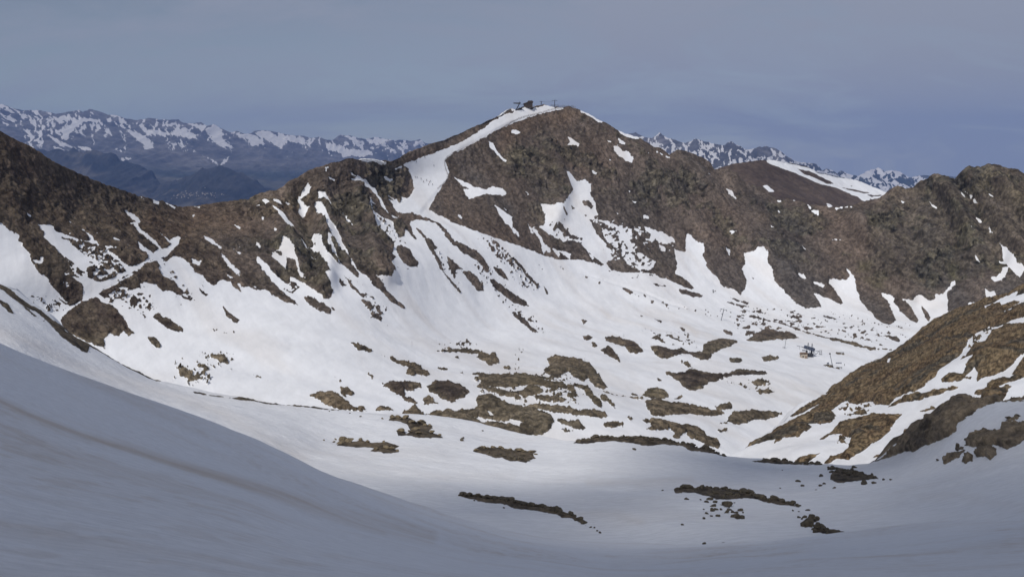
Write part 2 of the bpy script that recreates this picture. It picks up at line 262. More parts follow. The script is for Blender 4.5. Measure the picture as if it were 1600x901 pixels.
BW.rock('z8', "-60,545 0,535 50,545 130,555 170,572 200,595 150,600 60,600 0,602 -60,605 -130,590 -100,570;748,580 800,583 832,600 815,608 770,600;690,633 728,640 726,647 700,642;220,525 245,518 270,532 240,540;168,450 182,447 195,460 180,468;130,428 150,424 158,436 140,440;335,448 380,455 412,472 380,472 345,462;0,700 40,699 62,712 40,730 0,738 -30,735 -40,715;428,686 480,690 475,696 440,694;345,755 372,748 378,736 385,750 410,760 468,770 440,773 355,766;520,570 545,568 555,590 535,600;440,545 480,552 500,560 470,560;615,600 650,602 655,610 625,610;250,535 270,532 272,538")
# --- rocky knolls on the bowl floor
BW.rock('y3', "580,90 620,85 700,100 740,105 790,140 830,185 800,190 740,185 700,150 640,130 590,115;440,90 480,80 505,95 480,112 455,105;495,125 520,125 535,148 505,150;550,165 600,150 640,170 660,200 675,230 675,265 640,235 590,205;"
 "860,145 890,145 940,155 1000,180 1060,175 1120,195 1190,190 1200,150 1230,130 1310,105 1360,112 1410,115 1410,135 1330,180 1260,200 1240,250 1190,260 1130,235 1100,210 1050,210 1010,225 940,235 890,200;868,108 910,93 950,125 977,142 940,132;938,78 1000,98 1064,132 1000,117;1343,243 1400,236 1442,245 1432,267 1370,272;1325,48 1370,56 1390,80 1345,70;1058,253 1100,263 1130,292 1090,282;"
 "220,225 270,205 350,210 430,235 480,270 520,310 560,350 600,405 560,415 500,380 480,340 450,370 400,350 350,310 310,340 280,360 220,330 200,300 235,270;960,315 1000,315 1030,325 1080,320 1120,300 1170,310 1240,340 1330,340 1400,322 1500,328 1595,345 1590,355 1500,352 1380,350 1310,370 1240,385 1180,430 1110,435 1050,390 1000,345 960,340;"
 "1480,390 1530,380 1585,390 1580,410 1530,412;1513,440 1600,434 1640,445 1600,457 1540,462;810,460 850,410 900,410 970,430 990,465 930,490 850,482;0,335 60,335 100,350 180,355 230,355 265,380 200,375 260,395 320,410 340,450 260,455 180,435 100,425 60,435 0,445 -200,440 -200,340;"
 "45,480 90,440 160,435 200,470 180,490 110,510 60,515;330,430 370,430 400,490 360,530 330,520 370,480;130,505 200,500 280,515 340,530 320,545 220,545 150,525;390,440 470,430 500,480 560,540 555,575 500,545 460,490 440,460;540,485 580,485 600,510 640,550 640,572 600,535 560,530;"
 "70,555 180,552 300,565 420,590 490,585 560,600 600,635 560,640 450,630 340,615 230,595 140,575;270,640 340,650 420,660 460,690 440,698 370,680 290,660;308,696 382,703 340,710;"
 "830,500 900,497 1000,510 1080,520 1200,550 1270,560 1320,570 1340,580 1250,592 1150,585 1070,580 1000,600 930,612 870,600 850,570;1275,545 1350,525 1385,530 1380,560 1300,565;1350,600 1380,568 1500,565 1600,568 1690,585 1640,605 1560,620 1500,620 1430,645 1350,625;1273,645 1330,633 1347,640 1310,654;1278,695 1372,683 1300,702;"
 "570,665 640,655 700,665 690,675 620,685 580,680;795,648 870,637 980,640 1080,655 1170,690 1220,730 1280,750 1295,790 1280,820 1200,790 1200,775 1120,745 1090,720 1095,700 1060,720 1050,745 1000,745 1020,710 980,685 930,700 830,703 870,680 860,660;573,447 617,458 590,464;748,450 782,460 755,464;1013,487 1065,466 1072,477;908,365 937,372 915,376;720,638 750,640 735,645;1560,235 1620,220 1640,240 1600,255 1575,250")
BW.line('y3', "620,465 720,480 820,492", 0.7)
BW.rock('y2', "590,168 640,170 720,193 737,220 660,212 610,192;830,238 850,230 900,255 960,262 1000,285 1060,320 1102,350 1060,352 1010,347 980,360 933,342 938,320 963,302 920,292 860,260;1138,288 1195,293 1197,312 1160,307;1160,190 1230,175 1300,166 1390,176 1440,200 1500,205 1530,240 1520,262 1460,272 1400,242 1380,220 1390,202 1300,197 1220,202;1538,273 1590,278 1592,300 1550,294;1238,237 1262,226 1270,242;780,232 812,236 800,242;"
 "1370,370 1430,345 1500,340 1560,330 1600,330 1600,445 1540,440 1500,410 1420,395;1370,440 1420,440 1500,460 1600,480 1640,480 1640,520 1520,500 1440,470;340,465 400,445 480,450 520,480 570,520 625,560 610,580 520,572 460,552 400,507;525,410 570,410 612,445 605,470 565,470 565,488 535,465;493,358 535,380 525,384;698,345 737,355 727,377;"
 "790,405 850,393 950,398 1030,415 1030,440 980,455 930,455 930,490 980,510 1010,530 1000,545 940,520 900,485 850,455 810,425;1050,430 1090,440 1110,470 1080,470;1110,415 1200,420 1280,440 1335,490 1300,510 1220,540 1150,520 1110,480 1080,450;1030,510 1080,505 1140,540 1120,548 1050,540;900,592 990,552 1057,600 990,620;"
 "1060,595 1140,580 1250,580 1330,590 1380,565 1370,520 1450,503 1500,510 1600,555 1700,570 1800,600 1850,630 1860,660 1830,700 1790,720 1600,720 1300,680;620,575 640,556 680,558 690,580;740,578 770,552 820,555 860,580;0,335 40,350 30,358;60,370 85,368 70,378;1277,335 1300,330 1290,346")
BW.snow('y2', "1438,588 1455,595 1482,617 1462,617;1360,625 1440,632 1500,645 1560,660 1500,655 1420,645")
BW.snow('y3', "-50,655 0,642 40,650 66,664 40,680 0,676 -40,668")
BW.specks('y2', "1120,110 1320,110 1420,160 1200,220 1130,220", 0.4, 3, 6, 41, 1.6, -1)
BW.specks('y2', "1340,320 1640,320 1640,520 1400,500", 0.25, 3, 6, 42, 1.6, -1)
BW.specks('y3', "0,300 300,320 460,420 420,560 0,560", 0.3, 3, 8, 43, 1.8, -1)
BW.specks('y3', "820,60 1100,60 1180,180 900,140", 0.42, 3, 8, 44, 1.6, -1)
BW.specks('y3', "0,170 80,170 60,300 0,300", 0.35, 2.6, 6, 45, 1.2, -1)
BW.specks('y3', "1200,360 1640,380 1640,480 1400,440", 0.5, 3, 8, 46, 2.0, -1)
BW.rock('y1', "915,108 960,106 1002,138 1012,172 980,167 940,142;1118,305 1160,303 1200,340 1242,365 1222,380 1150,357 1118,342;1333,225 1400,223 1433,265 1403,272 1350,247;963,-5 1040,18 1142,48 1142,77 1060,62 1000,27;1250,285 1280,290 1290,300 1265,300;1585,330 1610,345 1600,350")
BW.specks('y1', "1100,270 1310,280 1320,380 1180,390", 0.12, 3, 6, 47, 1.3, -1)
BW.specks('y1', "1220,190 1470,200 1460,320 1300,300", 0.42, 2.6, 6, 48, 1.3, -1)
BW.specks('y1', "1280,60 1500,60 1500,100 1300,100", 0.5, 2.6, 6, 49, 1.3, -1)

# --- brown hill on the right
BH = Ras(8)
BH.rock('w6', "-100,690 0,610 60,560 250,380 660,160 900,-30 900,-400 2400,-400 2400,-100 1800,-60 1600,0 1500,20 1400,70 1310,60 1180,130 1140,200 1100,270 1000,350 980,400 880,500 800,555 700,610 530,670 480,720 430,705 360,695 320,655 200,680 110,680 40,720 0,750 -60,790;"
 "1090,370 1150,270 1200,220 1290,200 1340,120 1450,60 1600,50 1900,20 2300,0 2300,240 1800,200 1600,300 1540,330 1440,400 1340,440 1250,465 1200,490 1210,430 1190,400 1130,450 1060,500 1000,520 1080,460 1210,320;470,730 540,680 700,625 720,610 800,600 1000,540 1040,545 900,600 800,640 700,670;900,520 990,460 1090,450 1110,470 1000,520;"
 "1170,600 1190,570 1290,540 1280,500 1330,470 1420,455 1480,460 1600,410 1800,340 1800,400 1600,455 1480,510 1330,570 1230,610 1180,612;1220,640 1280,590 1380,570 1470,540 1500,548 1460,590 1430,640 1330,680 1270,670;1490,430 1550,360 1600,320 1700,280 2000,200 2000,300 1800,360 1600,410 1520,440;728,750 840,708 852,718 770,747;1100,470 1160,460 1150,478;440,330 500,320 480,340")
BH.snow('w6', "1000,150 1000,150.5 1001,150;470,335 498,325 480,362 465,360;1050,150 1090,143 1060,158")
BH.snow('w5', "1110,490 1130,480 1240,430 1300,380 1400,340 1500,300 1530,295 1520,320 1480,350 1595,330 1700,300 1700,380 1595,430 1480,490 1460,480 1530,440 1540,400 1470,400 1380,440 1320,460 1300,430 1240,450 1180,480 1130,515;1410,548 1480,520 1440,550;1360,575 1380,560 1375,580;1000,522 1040,515 1010,528")
BH.rock('y4', "120,185 250,120 380,60 470,0 1000,0 1000,20 930,60 830,80 730,125 640,95 560,105 480,105 400,150 330,185 250,190 240,175 330,130 460,85 470,70 350,120 200,170;"
 "-140,400 -80,360 0,320 60,280 150,230 260,190 390,175 430,190 400,230 320,260 250,290 200,320 100,340 30,385 50,355 0,365 -60,385;300,330 400,280 440,240 500,210 640,180 760,185 840,185 780,240 740,290 700,330 640,360 570,410 500,455 430,450 370,490 350,490 390,440 460,420 500,370 520,320 470,300 420,290 340,325;"
 "170,480 200,455 270,440 330,425 240,495 180,500;638,442 702,418 682,437;520,180 600,145 617,177 560,187;458,147 502,128 480,157;770,385 830,340 860,290 910,275 960,290 860,400;1270,100 1330,70 1330,110 1300,120;945,160 1020,132 1035,140 980,158")
BH.snow('y4', "410,195 470,180 640,182 520,215 450,222;250,255 330,255 420,250 400,275 330,290")
BH.specks('y4', "400,100 660,90 640,200 420,200", 0.3, 3, 6, 51, 1.8, -1)
BH.specks('y4', "390,280 520,280 500,360 400,380", 0.15, 3, 6, 52, 1.8, -1)
BH.specks('w6', "1140,60 1400,60 1240,260 1100,300", 0.4, 3, 5, 53, 1.8, -1)

# --- near snow shelf
CS = Ras(8)
CS.rock('y4', "650,485 720,450 820,390 830,340 900,290 940,240 1000,205 1060,190 1110,140 1200,80 1290,90 1400,90 1480,105 1600,85 2200,20 2200,60 1600,113 1420,130 1320,160 1260,200 1180,240 1175,290 1100,330 1000,370 900,420 860,420 780,450;"
 "1240,400 1290,340 1370,300 1460,310 1480,275 1560,260 1750,260 1750,330 1600,360 1490,410 1440,390 1380,400 1300,415;1178,420 1230,403 1242,420 1190,437;1088,480 1150,453 1242,430 1200,472 1110,510;1213,490 1250,453 1287,450 1282,482 1230,502;1293,440 1330,408 1432,406 1432,440 1390,482 1370,462 1310,462;1493,232 1570,210 1577,227 1510,244;1048,488 1080,480 1070,490;400,548 440,518 530,530 610,552 690,580 620,588 520,598 430,604 385,585")
CS.rock('z5', "-700,280 -300,430 0,570 50,590 100,640 170,690 260,735 310,780 380,830 440,900 560,975 460,935 400,900 320,825 240,752 150,712 80,662 30,620 0,602 -300,460 -700,320;0,663 50,688 97,752 60,737 0,682 -200,600 -200,560;135,705 170,720 240,785 200,765")
CS.rock('y1', "300,-10 420,70 480,110 560,135 640,180 740,232 820,280 900,322 1010,372 980,368 900,335 820,296 740,252 660,212 600,180 560,160 555,195 520,180 430,120 320,30")
CS.rock('y1', "1212,432 1260,440 1300,455 1400,470 1405,478 1300,462 1220,442;1430,480 1520,480 1640,500 1640,508 1500,496")
CS.rock('y3', "380,765 450,735 530,722 640,728 800,728 950,743 1080,778 1200,812 1345,862 1280,850 1120,820 1060,790 950,775 850,780 760,765 640,755 540,755 450,768")
CS.rock('v3', "85,290 100,265 200,275 470,295 620,330 760,360 900,400 960,420 1020,440 1080,480 1150,520 1100,505 1030,475 950,475 900,445 800,430 680,400 560,390 500,355 430,345 300,335 180,315")
CS.rock('v4', "115,280 240,240 300,260 540,260 720,300 880,350 1000,370 1180,418 1080,412 940,392 800,357 700,350 560,357 480,350 380,320 300,297 130,297;1215,550 1270,525 1320,560 1260,570 1280,595 1210,595;1290,615 1360,610 1400,630 1460,630 1510,660 1510,695 1470,670 1400,650 1310,640;500,400 590,400 590,430;620,500 710,520 640,525;765,62 850,60 880,45 1000,50 1120,65 1300,78 1340,85 1200,78 1000,80 850,72")
CS.rock('y2', "820,640 860,615 960,620 1000,645 1060,650 1110,672 1080,690 1185,728 1130,730 1040,730 930,715 970,695 940,660 880,645;875,690 920,688 940,715 890,717;510,765 550,722 600,740 650,732 720,745 820,745 900,770 860,785 900,810 800,812 780,800 710,792 750,770 660,765 620,765;1350,800 1400,778 1450,786 1520,782 1600,800 1680,808 1770,806 1730,822 1752,850 1700,868 1690,882 1640,866 1590,868 1540,845 1500,848 1450,830")
CS.specks('y1', "240,-60 400,80 300,60 160,-60", 0.5, 3, 5, 61, 1.3, -1)
CS.line('y2', "-10,500 60,515 130,520 240,532 330,545 440,560 520,568", 0.9)

# --- dark hill behind and far ranges
HE = Ras(-8)
HE.snow('z4', "-20,175 60,200 180,215 260,240 420,275 560,325 700,370 760,400 700,428 640,430 640,455 560,418 450,368 320,328 200,278 80,232 0,205;1555,0 1556,0 1555,1;360,475 385,480 400,500 370,503")
HE.snow('z3', "1560,650 1590,645 1640,690 1600,690")
HE.rock('z4', "195,240 260,255 330,290 400,320 425,340 380,335 320,305 240,275;470,362 540,370 640,392 600,396 520,378;620,403 720,408 650,418;500,345 540,350 530,356")
FL = Ras(-8)
FL.snow('z1', "-40,150 0,143 40,130 100,155 70,165 30,160 0,165;195,172 245,175 240,200 200,185;345,215 440,210 480,235 420,240 400,260 360,235;430,280 480,250 520,225 600,225 650,235 600,245 560,235 500,270 470,330 460,360 420,340 440,310;310,220 350,245 380,290 340,260;"
 "205,300 250,295 270,330 310,370 300,415 270,370 220,330;120,290 160,290 190,340 240,380 250,410 190,370 150,330;310,310 380,345 440,380 480,420 430,400 350,350;470,390 540,405 600,430 580,440 500,410;750,265 800,290 850,310 900,330 950,375 955,410 910,415 870,370 800,320;880,270 920,290 1000,300 1060,320 1000,330 950,320 910,330;"
 "1070,320 1130,275 1180,300 1230,310 1280,330 1240,350 1160,345;1170,250 1300,265 1290,300 1230,280;1310,290 1360,258 1400,290 1380,300 1430,370 1440,405 1380,400 1340,370;1450,308 1600,325 1640,380 1560,400 1540,350 1480,335;680,200 740,205 720,222;1205,418 1230,428 1225,434;500,175 530,168 520,185;0,250 30,255 10,270;270,182 350,190 340,200;1030,260 1080,255 1060,275")
FL.specks('z1', "1030,360 1170,355 1150,420 1080,410", 0.0, 3, 6, 70, 0.6, 1)
FL.line('z1', "1425,410 1428,440 1395,485 1340,522", 0.9, 'snow')
FL.line('z1', "1260,450 1300,475 1340,500", 0.8, 'snow')
FL.line('z1', "640,240 610,295", 0.8, 'snow')
FL.line('z1', "685,280 680,320", 0.7, 'snow')
FL.line('z1', "735,290 760,330 782,390 785,440", 0.7, 'snow')
FL.line('z1', "720,415 765,430", 1.0, 'snow')
FL.line('z1', "785,475 830,468", 1.0, 'snow')
FL.line('z1', "380,405 450,440", 0.7, 'snow')
FL.specks('z1', "0,140 350,190 700,195 1000,230 1300,250 1600,300 1600,350 1300,330 1000,320 700,270 300,290 0,260", 0.22, 7, 14, 71, 0.8, 1, 6)
FL.specks('z1', "100,170 500,170 780,220 780,330 400,380 100,350", 0.30, 9, 14, 74, 0.5, 1, 6)
FL.snow('z2', "0,310 60,298 130,325 200,328 260,343 330,375 340,400 250,370 190,360 150,410 90,370 0,330;430,370 490,375 540,400 600,415 700,415 730,430 700,455 600,460 540,465 500,420 460,410 455,445 440,400;550,325 640,345 620,360 570,340;700,352 750,336 850,357 800,385 720,375;870,385 965,425 900,410;900,372 942,380 915,385;1000,365 1040,358 1060,375 1000,390")
FL.specks('z2', "0,290 500,350 1100,350 1100,420 700,480 400,430 0,360", 0.15, 7, 10, 72, 0.9, 1, 6)
FRN = Ras(8)
FRN.rock('z3', "640,300 700,320 770,300 815,330 780,347 690,338;865,380 920,305 965,340 1000,372 960,402 900,362;1000,345 1060,368 1055,412 1020,392;1105,380 1150,345 1178,370 1162,422 1108,432;1325,400 1385,358 1440,398 1490,432 1400,422 1340,432;1250,525 1360,440 1332,502 1280,535;1500,440 1560,395 1640,390 1620,460 1520,467")
FRN.rock('z4', "-10,100 20,115 40,180 0,185;40,183 130,183 185,217 120,217;245,220 325,262 280,267;330,250 440,293 380,287;555,318 640,308 600,330 642,347 558,337;658,258 702,290 692,342 658,322;740,300 830,308 902,318 895,362 800,342;728,350 800,350 772,372")
FRN.specks('z3', "640,280 1700,360 1700,540 1200,560 900,460 640,360", 0.02, 6, 10, 73, 0.8, -1, 5)
FRN.specks('z4', "0,100 500,240 950,260 1300,280 1300,420 700,420 300,300 0,220", 0.12, 6, 10, 75, 0.8, -1, 5)

def edge_noise(ras, amp, seed, ax, ay, th, o=4):
    c, s = math.cos(th), math.sin(th)
    u = (GX * c + GY * s) / ax; v = (-GX * s + GY * c) / ay
    ras.a += amp * fbm(u, v, o=o, seed=seed, g=0.65)
edge_noise(BW, 1.7, 101, 9, 4.5, R(48)); edge_noise(BH, 1.6, 102, 9, 4, R(-35)); edge_noise(CS, 0.9, 103, 6, 3, 0.1)
edge_noise(HE, 0.8, 104, 8, 3, R(25)); edge_noise(FL, 3.6, 105, 6, 2.6, R(62)); edge_noise(FRN, 3.6, 106, 6, 2.6, R(62))
CS.a += 1.6 * np.clip((GX - 1340) / 40, 0, 1) * fbm(GX / 5, GY / 3, o=4, seed=110, g=0.7)
BW.a += 1.3 * np.clip((GY - 500) / 60, 0, 1) * fbm(GX / 4.5, GY / 2.2, o=3, seed=109, g=0.7)
edge_noise(BW, 0.9, 107, 2.6, 1.8, R(20), 3)

# --- kinds of ground: 0 brown scree, 1 broken cliff
CR = Ras(0.22)
CR.soft('z6', "-100,-100 500,-200 900,-200 960,200 860,480 780,560 600,400 480,700 100,500 -60,200", 0.85, 16)
CR.soft('p', "840,190 900,180 960,215 1050,240 1150,270 1300,340 1420,400 1400,440 1280,410 1180,400 1080,370 1010,330 940,280 880,290 890,340 840,330 800,280 790,240", 0.75, 20)
CR.soft('p', "1340,330 1400,280 1500,255 1760,240 1760,460 1560,430 1460,470 1360,430", 1.0, 14)
CR.soft('z6', "1030,100 1240,-120 1500,-100 1560,0 1600,200 1400,250 1200,190", 0.05, 20)
CR.soft('z2', "1200,500 1500,300 1800,200 1700,400 1500,520 1600,760 1400,900 1100,800", 0.05, 24)
CR.soft('z3', "-80,440 60,330 200,420 330,600 380,720 200,770 60,600", 1.0, 14)
CR.soft('p', "1040,400 1100,420 1180,500 1120,480;1090,380 1180,420 1170,480 1110,430;1200,400 1290,440 1280,480 1220,460;1335,450 1400,500 1385,510 1340,470;1270,470 1310,500 1290,510 1240,470;1475,430 1530,480 1520,500 1475,500", 0.0, 6)
CR.soft('p', "870,360 960,370 1050,440 1060,460 930,430", 0.1, 10)
CR.soft('p', "-400,120 0,200 300,320 400,340 420,420 300,480 100,520 -400,400", 0.30, 20)
CR.soft('p', "480,520 1500,520 1500,800 480,800", 0.12, 10)
# ------------------------------------------------------------------ surfaces
CT, ST = math.cos(TH), math.sin(TH)
def ray(px, py):
    a = (px - 800.0) / FPX; b = -(py - 450.5) / FPX
    return a, CT + b * ST, -ST + b * CT
def point(px, py, D):
    x, y, z = ray(px, py)
    return np.stack([x / y * D, np.ones_like(x) * D if np.ndim(x) else D, z / y * D], -1)
def tps(ctrl, reg=1e-3):
    c = np.array(ctrl, float); q = np.stack([c[:, 0] / 400, c[:, 1] / 200], 1); v = np.log(c[:, 2]); n = len(c)
    def phi(r2): return np.where(r2 > 1e-12, 0.5 * r2 * np.log(r2 + 1e-12), 0)
    K = phi(((q[:, None] - q[None]) ** 2).sum(-1)) + reg * np.eye(n)
    Pm = np.concatenate([np.ones((n, 1)), q], 1)
    A = np.zeros((n + 3, n + 3)); A[:n, :n] = K; A[:n, n:] = Pm; A[n:, :n] = Pm.T
    w = np.linalg.solve(A, np.concatenate([v, np.zeros(3)]))
    def f(px, py):
        x = px / 400; y = py / 200
        s = w[n] + w[n + 1] * x + w[n + 2] * y
        for i in range(n):
            s = s + w[i] * phi((x - q[i, 0]) ** 2 + (y - q[i, 1]) ** 2)
        return np.exp(s)
    return f

def make_mat(name, snow_noise=0.5, noise_scale=0.5, bump_d=0.3, bump_scale=0.6, snow_bump=0.04, snow_scale=1.5, stretch=(1, 1, 1), rot=0.0, w=0.35, warm=(0.812, 0.825, 0.858), kdr=(0.93, 1.03)):
    m = bpy.data.materials.new(name); m.use_nodes = True; n = m.node_tree; n.nodes.clear(); L = n.links
    def N(t, **k):
        o = n.nodes.new(t)
        for a, b in k.items(): setattr(o, a, b)
        return o
    def math_(op, a, b):
        o = N('ShaderNodeMath', operation=op)
        for i, v in enumerate((a, b)):
            if isinstance(v, (int, float)): o.inputs[i].default_value = v
            else: L.new(v, o.inputs[i])
        return o.outputs[0]
    def mix(f, a, b):
        o = N('ShaderNodeMix', data_type='RGBA')
        for i, v in ((0, f), (6, a), (7, b)):
            if isinstance(v, (int, float)): o.inputs[i].default_value = v
            elif isinstance(v, tuple): o.inputs[i].default_value = (*v, 1)
            else: L.new(v, o.inputs[i])
        return o.outputs[2]
    def noise(sc, det, vec, rough=0.6):
        o = N('ShaderNodeTexNoise'); o.inputs['Scale'].default_value = sc; o.inputs['Detail'].default_value = det; o.inputs['Roughness'].default_value = rough
        L.new(vec, o.inputs['Vector']); return o.outputs['Fac']
    t = N('ShaderNodeTexCoord'); V = t.outputs['Object']
    a1 = N('ShaderNodeAttribute', attribute_name='snow'); a2 = N('ShaderNodeAttribute', attribute_name='col'); a3 = N('ShaderNodeAttribute', attribute_name='dust')
    n1 = noise(noise_scale, 3, V, 0.65)
    s = math_('ADD', a1.outputs['Fac'], math_('MULTIPLY', math_('SUBTRACT', n1, 0.5), snow_noise * 2))
    mr = N('ShaderNodeMapRange', interpolation_type='SMOOTHSTEP'); mr.inputs['From Min'].default_value = -w; mr.inputs['From Max'].default_value = w; L.new(s, mr.inputs['Value'])
    fac = mr.outputs[0]
    nr = noise(bump_scale * 1.7, 5, V, 0.7)
    k = N('ShaderNodeMapRange'); k.inputs['From Min'].default_value = 0.25; k.inputs['From Max'].default_value = 0.75; k.inputs['To Min'].default_value = 0.5; k.inputs['To Max'].default_value = 1.5; L.new(nr, k.inputs['Value'])
    sc = N('ShaderNodeVectorMath', operation='SCALE'); L.new(a2.outputs['Color'], sc.inputs[0]); L.new(k.outputs[0], sc.inputs['Scale'])
    mp = N('ShaderNodeMapping'); mp.inputs['Scale'].default_value = stretch; mp.inputs['Rotation'].default_value = (0, 0, rot); L.new(V, mp.inputs['Vector'])
    ns = noise(snow_scale, 5, mp.outputs[0], 0.6)
    kd = N('ShaderNodeMapRange'); kd.inputs['From Min'].default_value = 0.3; kd.inputs['From Max'].default_value = 0.7; kd.inputs['To Min'].default_value = kdr[0]; kd.inputs['To Max'].default_value = kdr[1]; L.new(ns, kd.inputs['Value'])
    sn = mix(a3.outputs['Fac'], warm, (0.56, 0.47, 0.385))
    sc2 = N('ShaderNodeVectorMath', operation='SCALE'); L.new(sn, sc2.inputs[0]); L.new(kd.outputs[0], sc2.inputs['Scale'])
    colr = mix(fac, sc.outputs[0], sc2.outputs[0])
    hr = math_('MULTIPLY', noise(bump_scale, 6, V, 0.65), bump_d); hs_ = math_('MULTIPLY', ns, snow_bump)
    hm = N('ShaderNodeMix', data_type='FLOAT'); L.new(fac, hm.inputs[0]); L.new(hr, hm.inputs[2]); L.new(math_('ADD', hs_, bump_d * 0.5), hm.inputs[3])
    bp = N('ShaderNodeBump'); bp.inputs['Strength'].default_value = 1.0; bp.inputs['Distance'].default_value = 1.0; L.new(hm.outputs[0], bp.inputs['Height'])
    b = N('ShaderNodeBsdfPrincipled'); L.new(colr, b.inputs['Base Color']); b.inputs['Roughness'].default_value = 0.9; b.inputs['Specular IOR Level'].default_value = 0.15
    L.new(bp.outputs[0], b.inputs['Normal'])
    o = N('ShaderNodeOutputMaterial'); L.new(b.outputs[0], o.inputs['Surface'])
    return m

def grid_mesh(name, P, keep=None):
    """P (rows, cols, 3) -> mesh; keep: bool per quad"""
    nr, nc = P.shape[:2]
    idx = np.arange(nr * nc).reshape(nr, nc)
    F = np.stack([idx[1:, :-1], idx[1:, 1:], idx[:-1, 1:], idx[:-1, :-1]], -1).reshape(-1, 4)
    if keep is not None: F = F[keep.reshape(-1)]
    used = np.unique(F); remap = np.full(nr * nc, -1, np.int64); remap[used] = np.arange(len(used))
    F = remap[F].astype(np.int32); V = P.reshape(-1, 3)[used].astype(np.float32)
    me = bpy.data.meshes.new(name)
    me.vertices.add(len(V)); me.vertices.foreach_set('co', V.ravel())
    me.loops.add(F.size); me.loops.foreach_set('vertex_index', F.ravel())
    me.polygons.add(len(F)); me.polygons.foreach_set('loop_start', np.arange(0, F.size, 4, dtype=np.int32))
    me.polygons.foreach_set('use_smooth', np.ones(len(F), bool))
    me.update(calc_edges=True)
    return me, used
def attrs(me, used, snow, dust, col):
    a = me.attributes.new('snow', 'FLOAT', 'POINT'); a.data.foreach_set('value', snow.reshape(-1)[used].astype(np.float32))
    a = me.attributes.new('dust', 'FLOAT', 'POINT'); a.data.foreach_set('value', dust.reshape(-1)[used].astype(np.float32))
    a = me.attributes.new('col', 'FLOAT_COLOR', 'POINT')
    c = np.ones((len(used), 4), np.float32); c[:, :3] = col.reshape(-1, 3)[used]; a.data.foreach_set('color', c.ravel())
def normals(P):
    du = np.gradient(P, axis=1); dv = np.gradient(P, axis=0)
    n = np.cross(du, dv); n /= (np.linalg.norm(n, axis=-1, keepdims=True) + 1e-9)
    n *= np.where(n[..., 2:3] < 0, -1, 1)
    return n
def sheet(name, top, ctrl, xr, bot, step, ystep, back, snow, disp, color, dust, mat, split=(), jit=0.0, backslope=0.75):
    xs = np.arange(xr[0], xr[1] + step, step, dtype=float)
    ty = np.interp(xs, top[:, 0], top[:, 1])
    if name == 'mountain_slopes':
        ck = CR.at(xs, ty + 8); ty = ty - ck * 2.6 * (ridged(xs / 13, xs * 0, None, 4, 77) - 0.35)
    ty = ty + jit * fbm(xs / 5.0, xs * 0, o=3, seed=hash(name) % 50 if False else len(name))
    by = np.interp(xs, [q[0] for q in bot], [q[1] for q in bot])
    by = np.maximum(by, ty + 4)
    nr = int(math.ceil((by - ty).max() / ystep)) + 1
    t = np.linspace(0, 1, nr)[:, None]
    PX = np.broadcast_to(xs[None], (nr, len(xs))).astype(float); PY = ty[None] + (by - ty)[None] * t
    f = tps(ctrl); D = f(PX, PY)
    P = point(PX, PY, D)
    K, length = back
    s = (np.arange(K, 0, -1) / K) ** 1.8 * length
    B = np.repeat(P[:1], K, 0).copy(); B[..., 1] += s[:, None]; B[..., 2] -= s[:, None] * backslope * (0.5 + 0.5 * (s[:, None] / length) ** 0.5)
    P = np.concatenate([B, P], 0)
    PX = np.concatenate([np.repeat(PX[:1], K, 0), PX], 0); PY = np.concatenate([np.repeat(PY[:1], K, 0), PY], 0)
    PYs = PY.copy(); PYs[:K] += 1.0
    S = snow.at(PX, PYs) if snow else np.full(PX.shape, 8.0)
    Nn = normals(P)
    P = P + disp(P, Nn, PX, PY, S)
    col = color(P, PX, PY, S); du = dust(P, PX, PY, S)
    res = dict(P=P, xs=xs, ty=ty, by=by, K=K, nr=nr, S=S)
    full = np.ones((P.shape[0] - 1, P.shape[1] - 1), bool)
    cx = PX[:-1, :-1] + step / 2; cy = PY[:-1, :-1]
    parts = []
    for nm, ras in split:
        k = (ras.at(cx, cy) > 0) & full; k[:K] = False; full &= ~k; parts.append((nm, k))
    parts.append((name, full))
    for nm, k in parts:
        me, used = grid_mesh(nm, P, k); attrs(me, used, S, du, col)
        me.materials.append(mat)
        o = bpy.data.objects.new(nm, me); o['kind'] = 'structure'; C.objects.link(o)
    return res
def on(sh, px, py):
    """world point of a sheet under a traced photo pixel"""
    x = (px - sh['xs'][0]) / (sh['xs'][1] - sh['xs'][0]); i = int(np.clip(round(x), 0, len(sh['xs']) - 1))
    t = (py - sh['ty'][i]) / (sh['by'][i] - sh['ty'][i]); j = sh['K'] + int(np.clip(round(t * (sh['nr'] - 1)), 0, sh['nr'] - 1))
    return Vector(sh['P'][j, i])
def lerp(a, b, k): return np.array(a) * (1 - k[..., None]) + np.array(b) * k[..., None]
def sm(x, a, b):
    x = np.clip((x - a) / (b - a), 0, 1); return x * x * (3 - 2 * x)
def C3(P, s, o=3, seed=0): return fbm(P[..., 0] / s, P[..., 1] / s, P[..., 2] / s, o, seed)
def stretch_(P, t, k):
    t = np.array(t, float); t /= np.linalg.norm(t)
    return P - (P @ t)[..., None] * t * (1 - 1 / k)

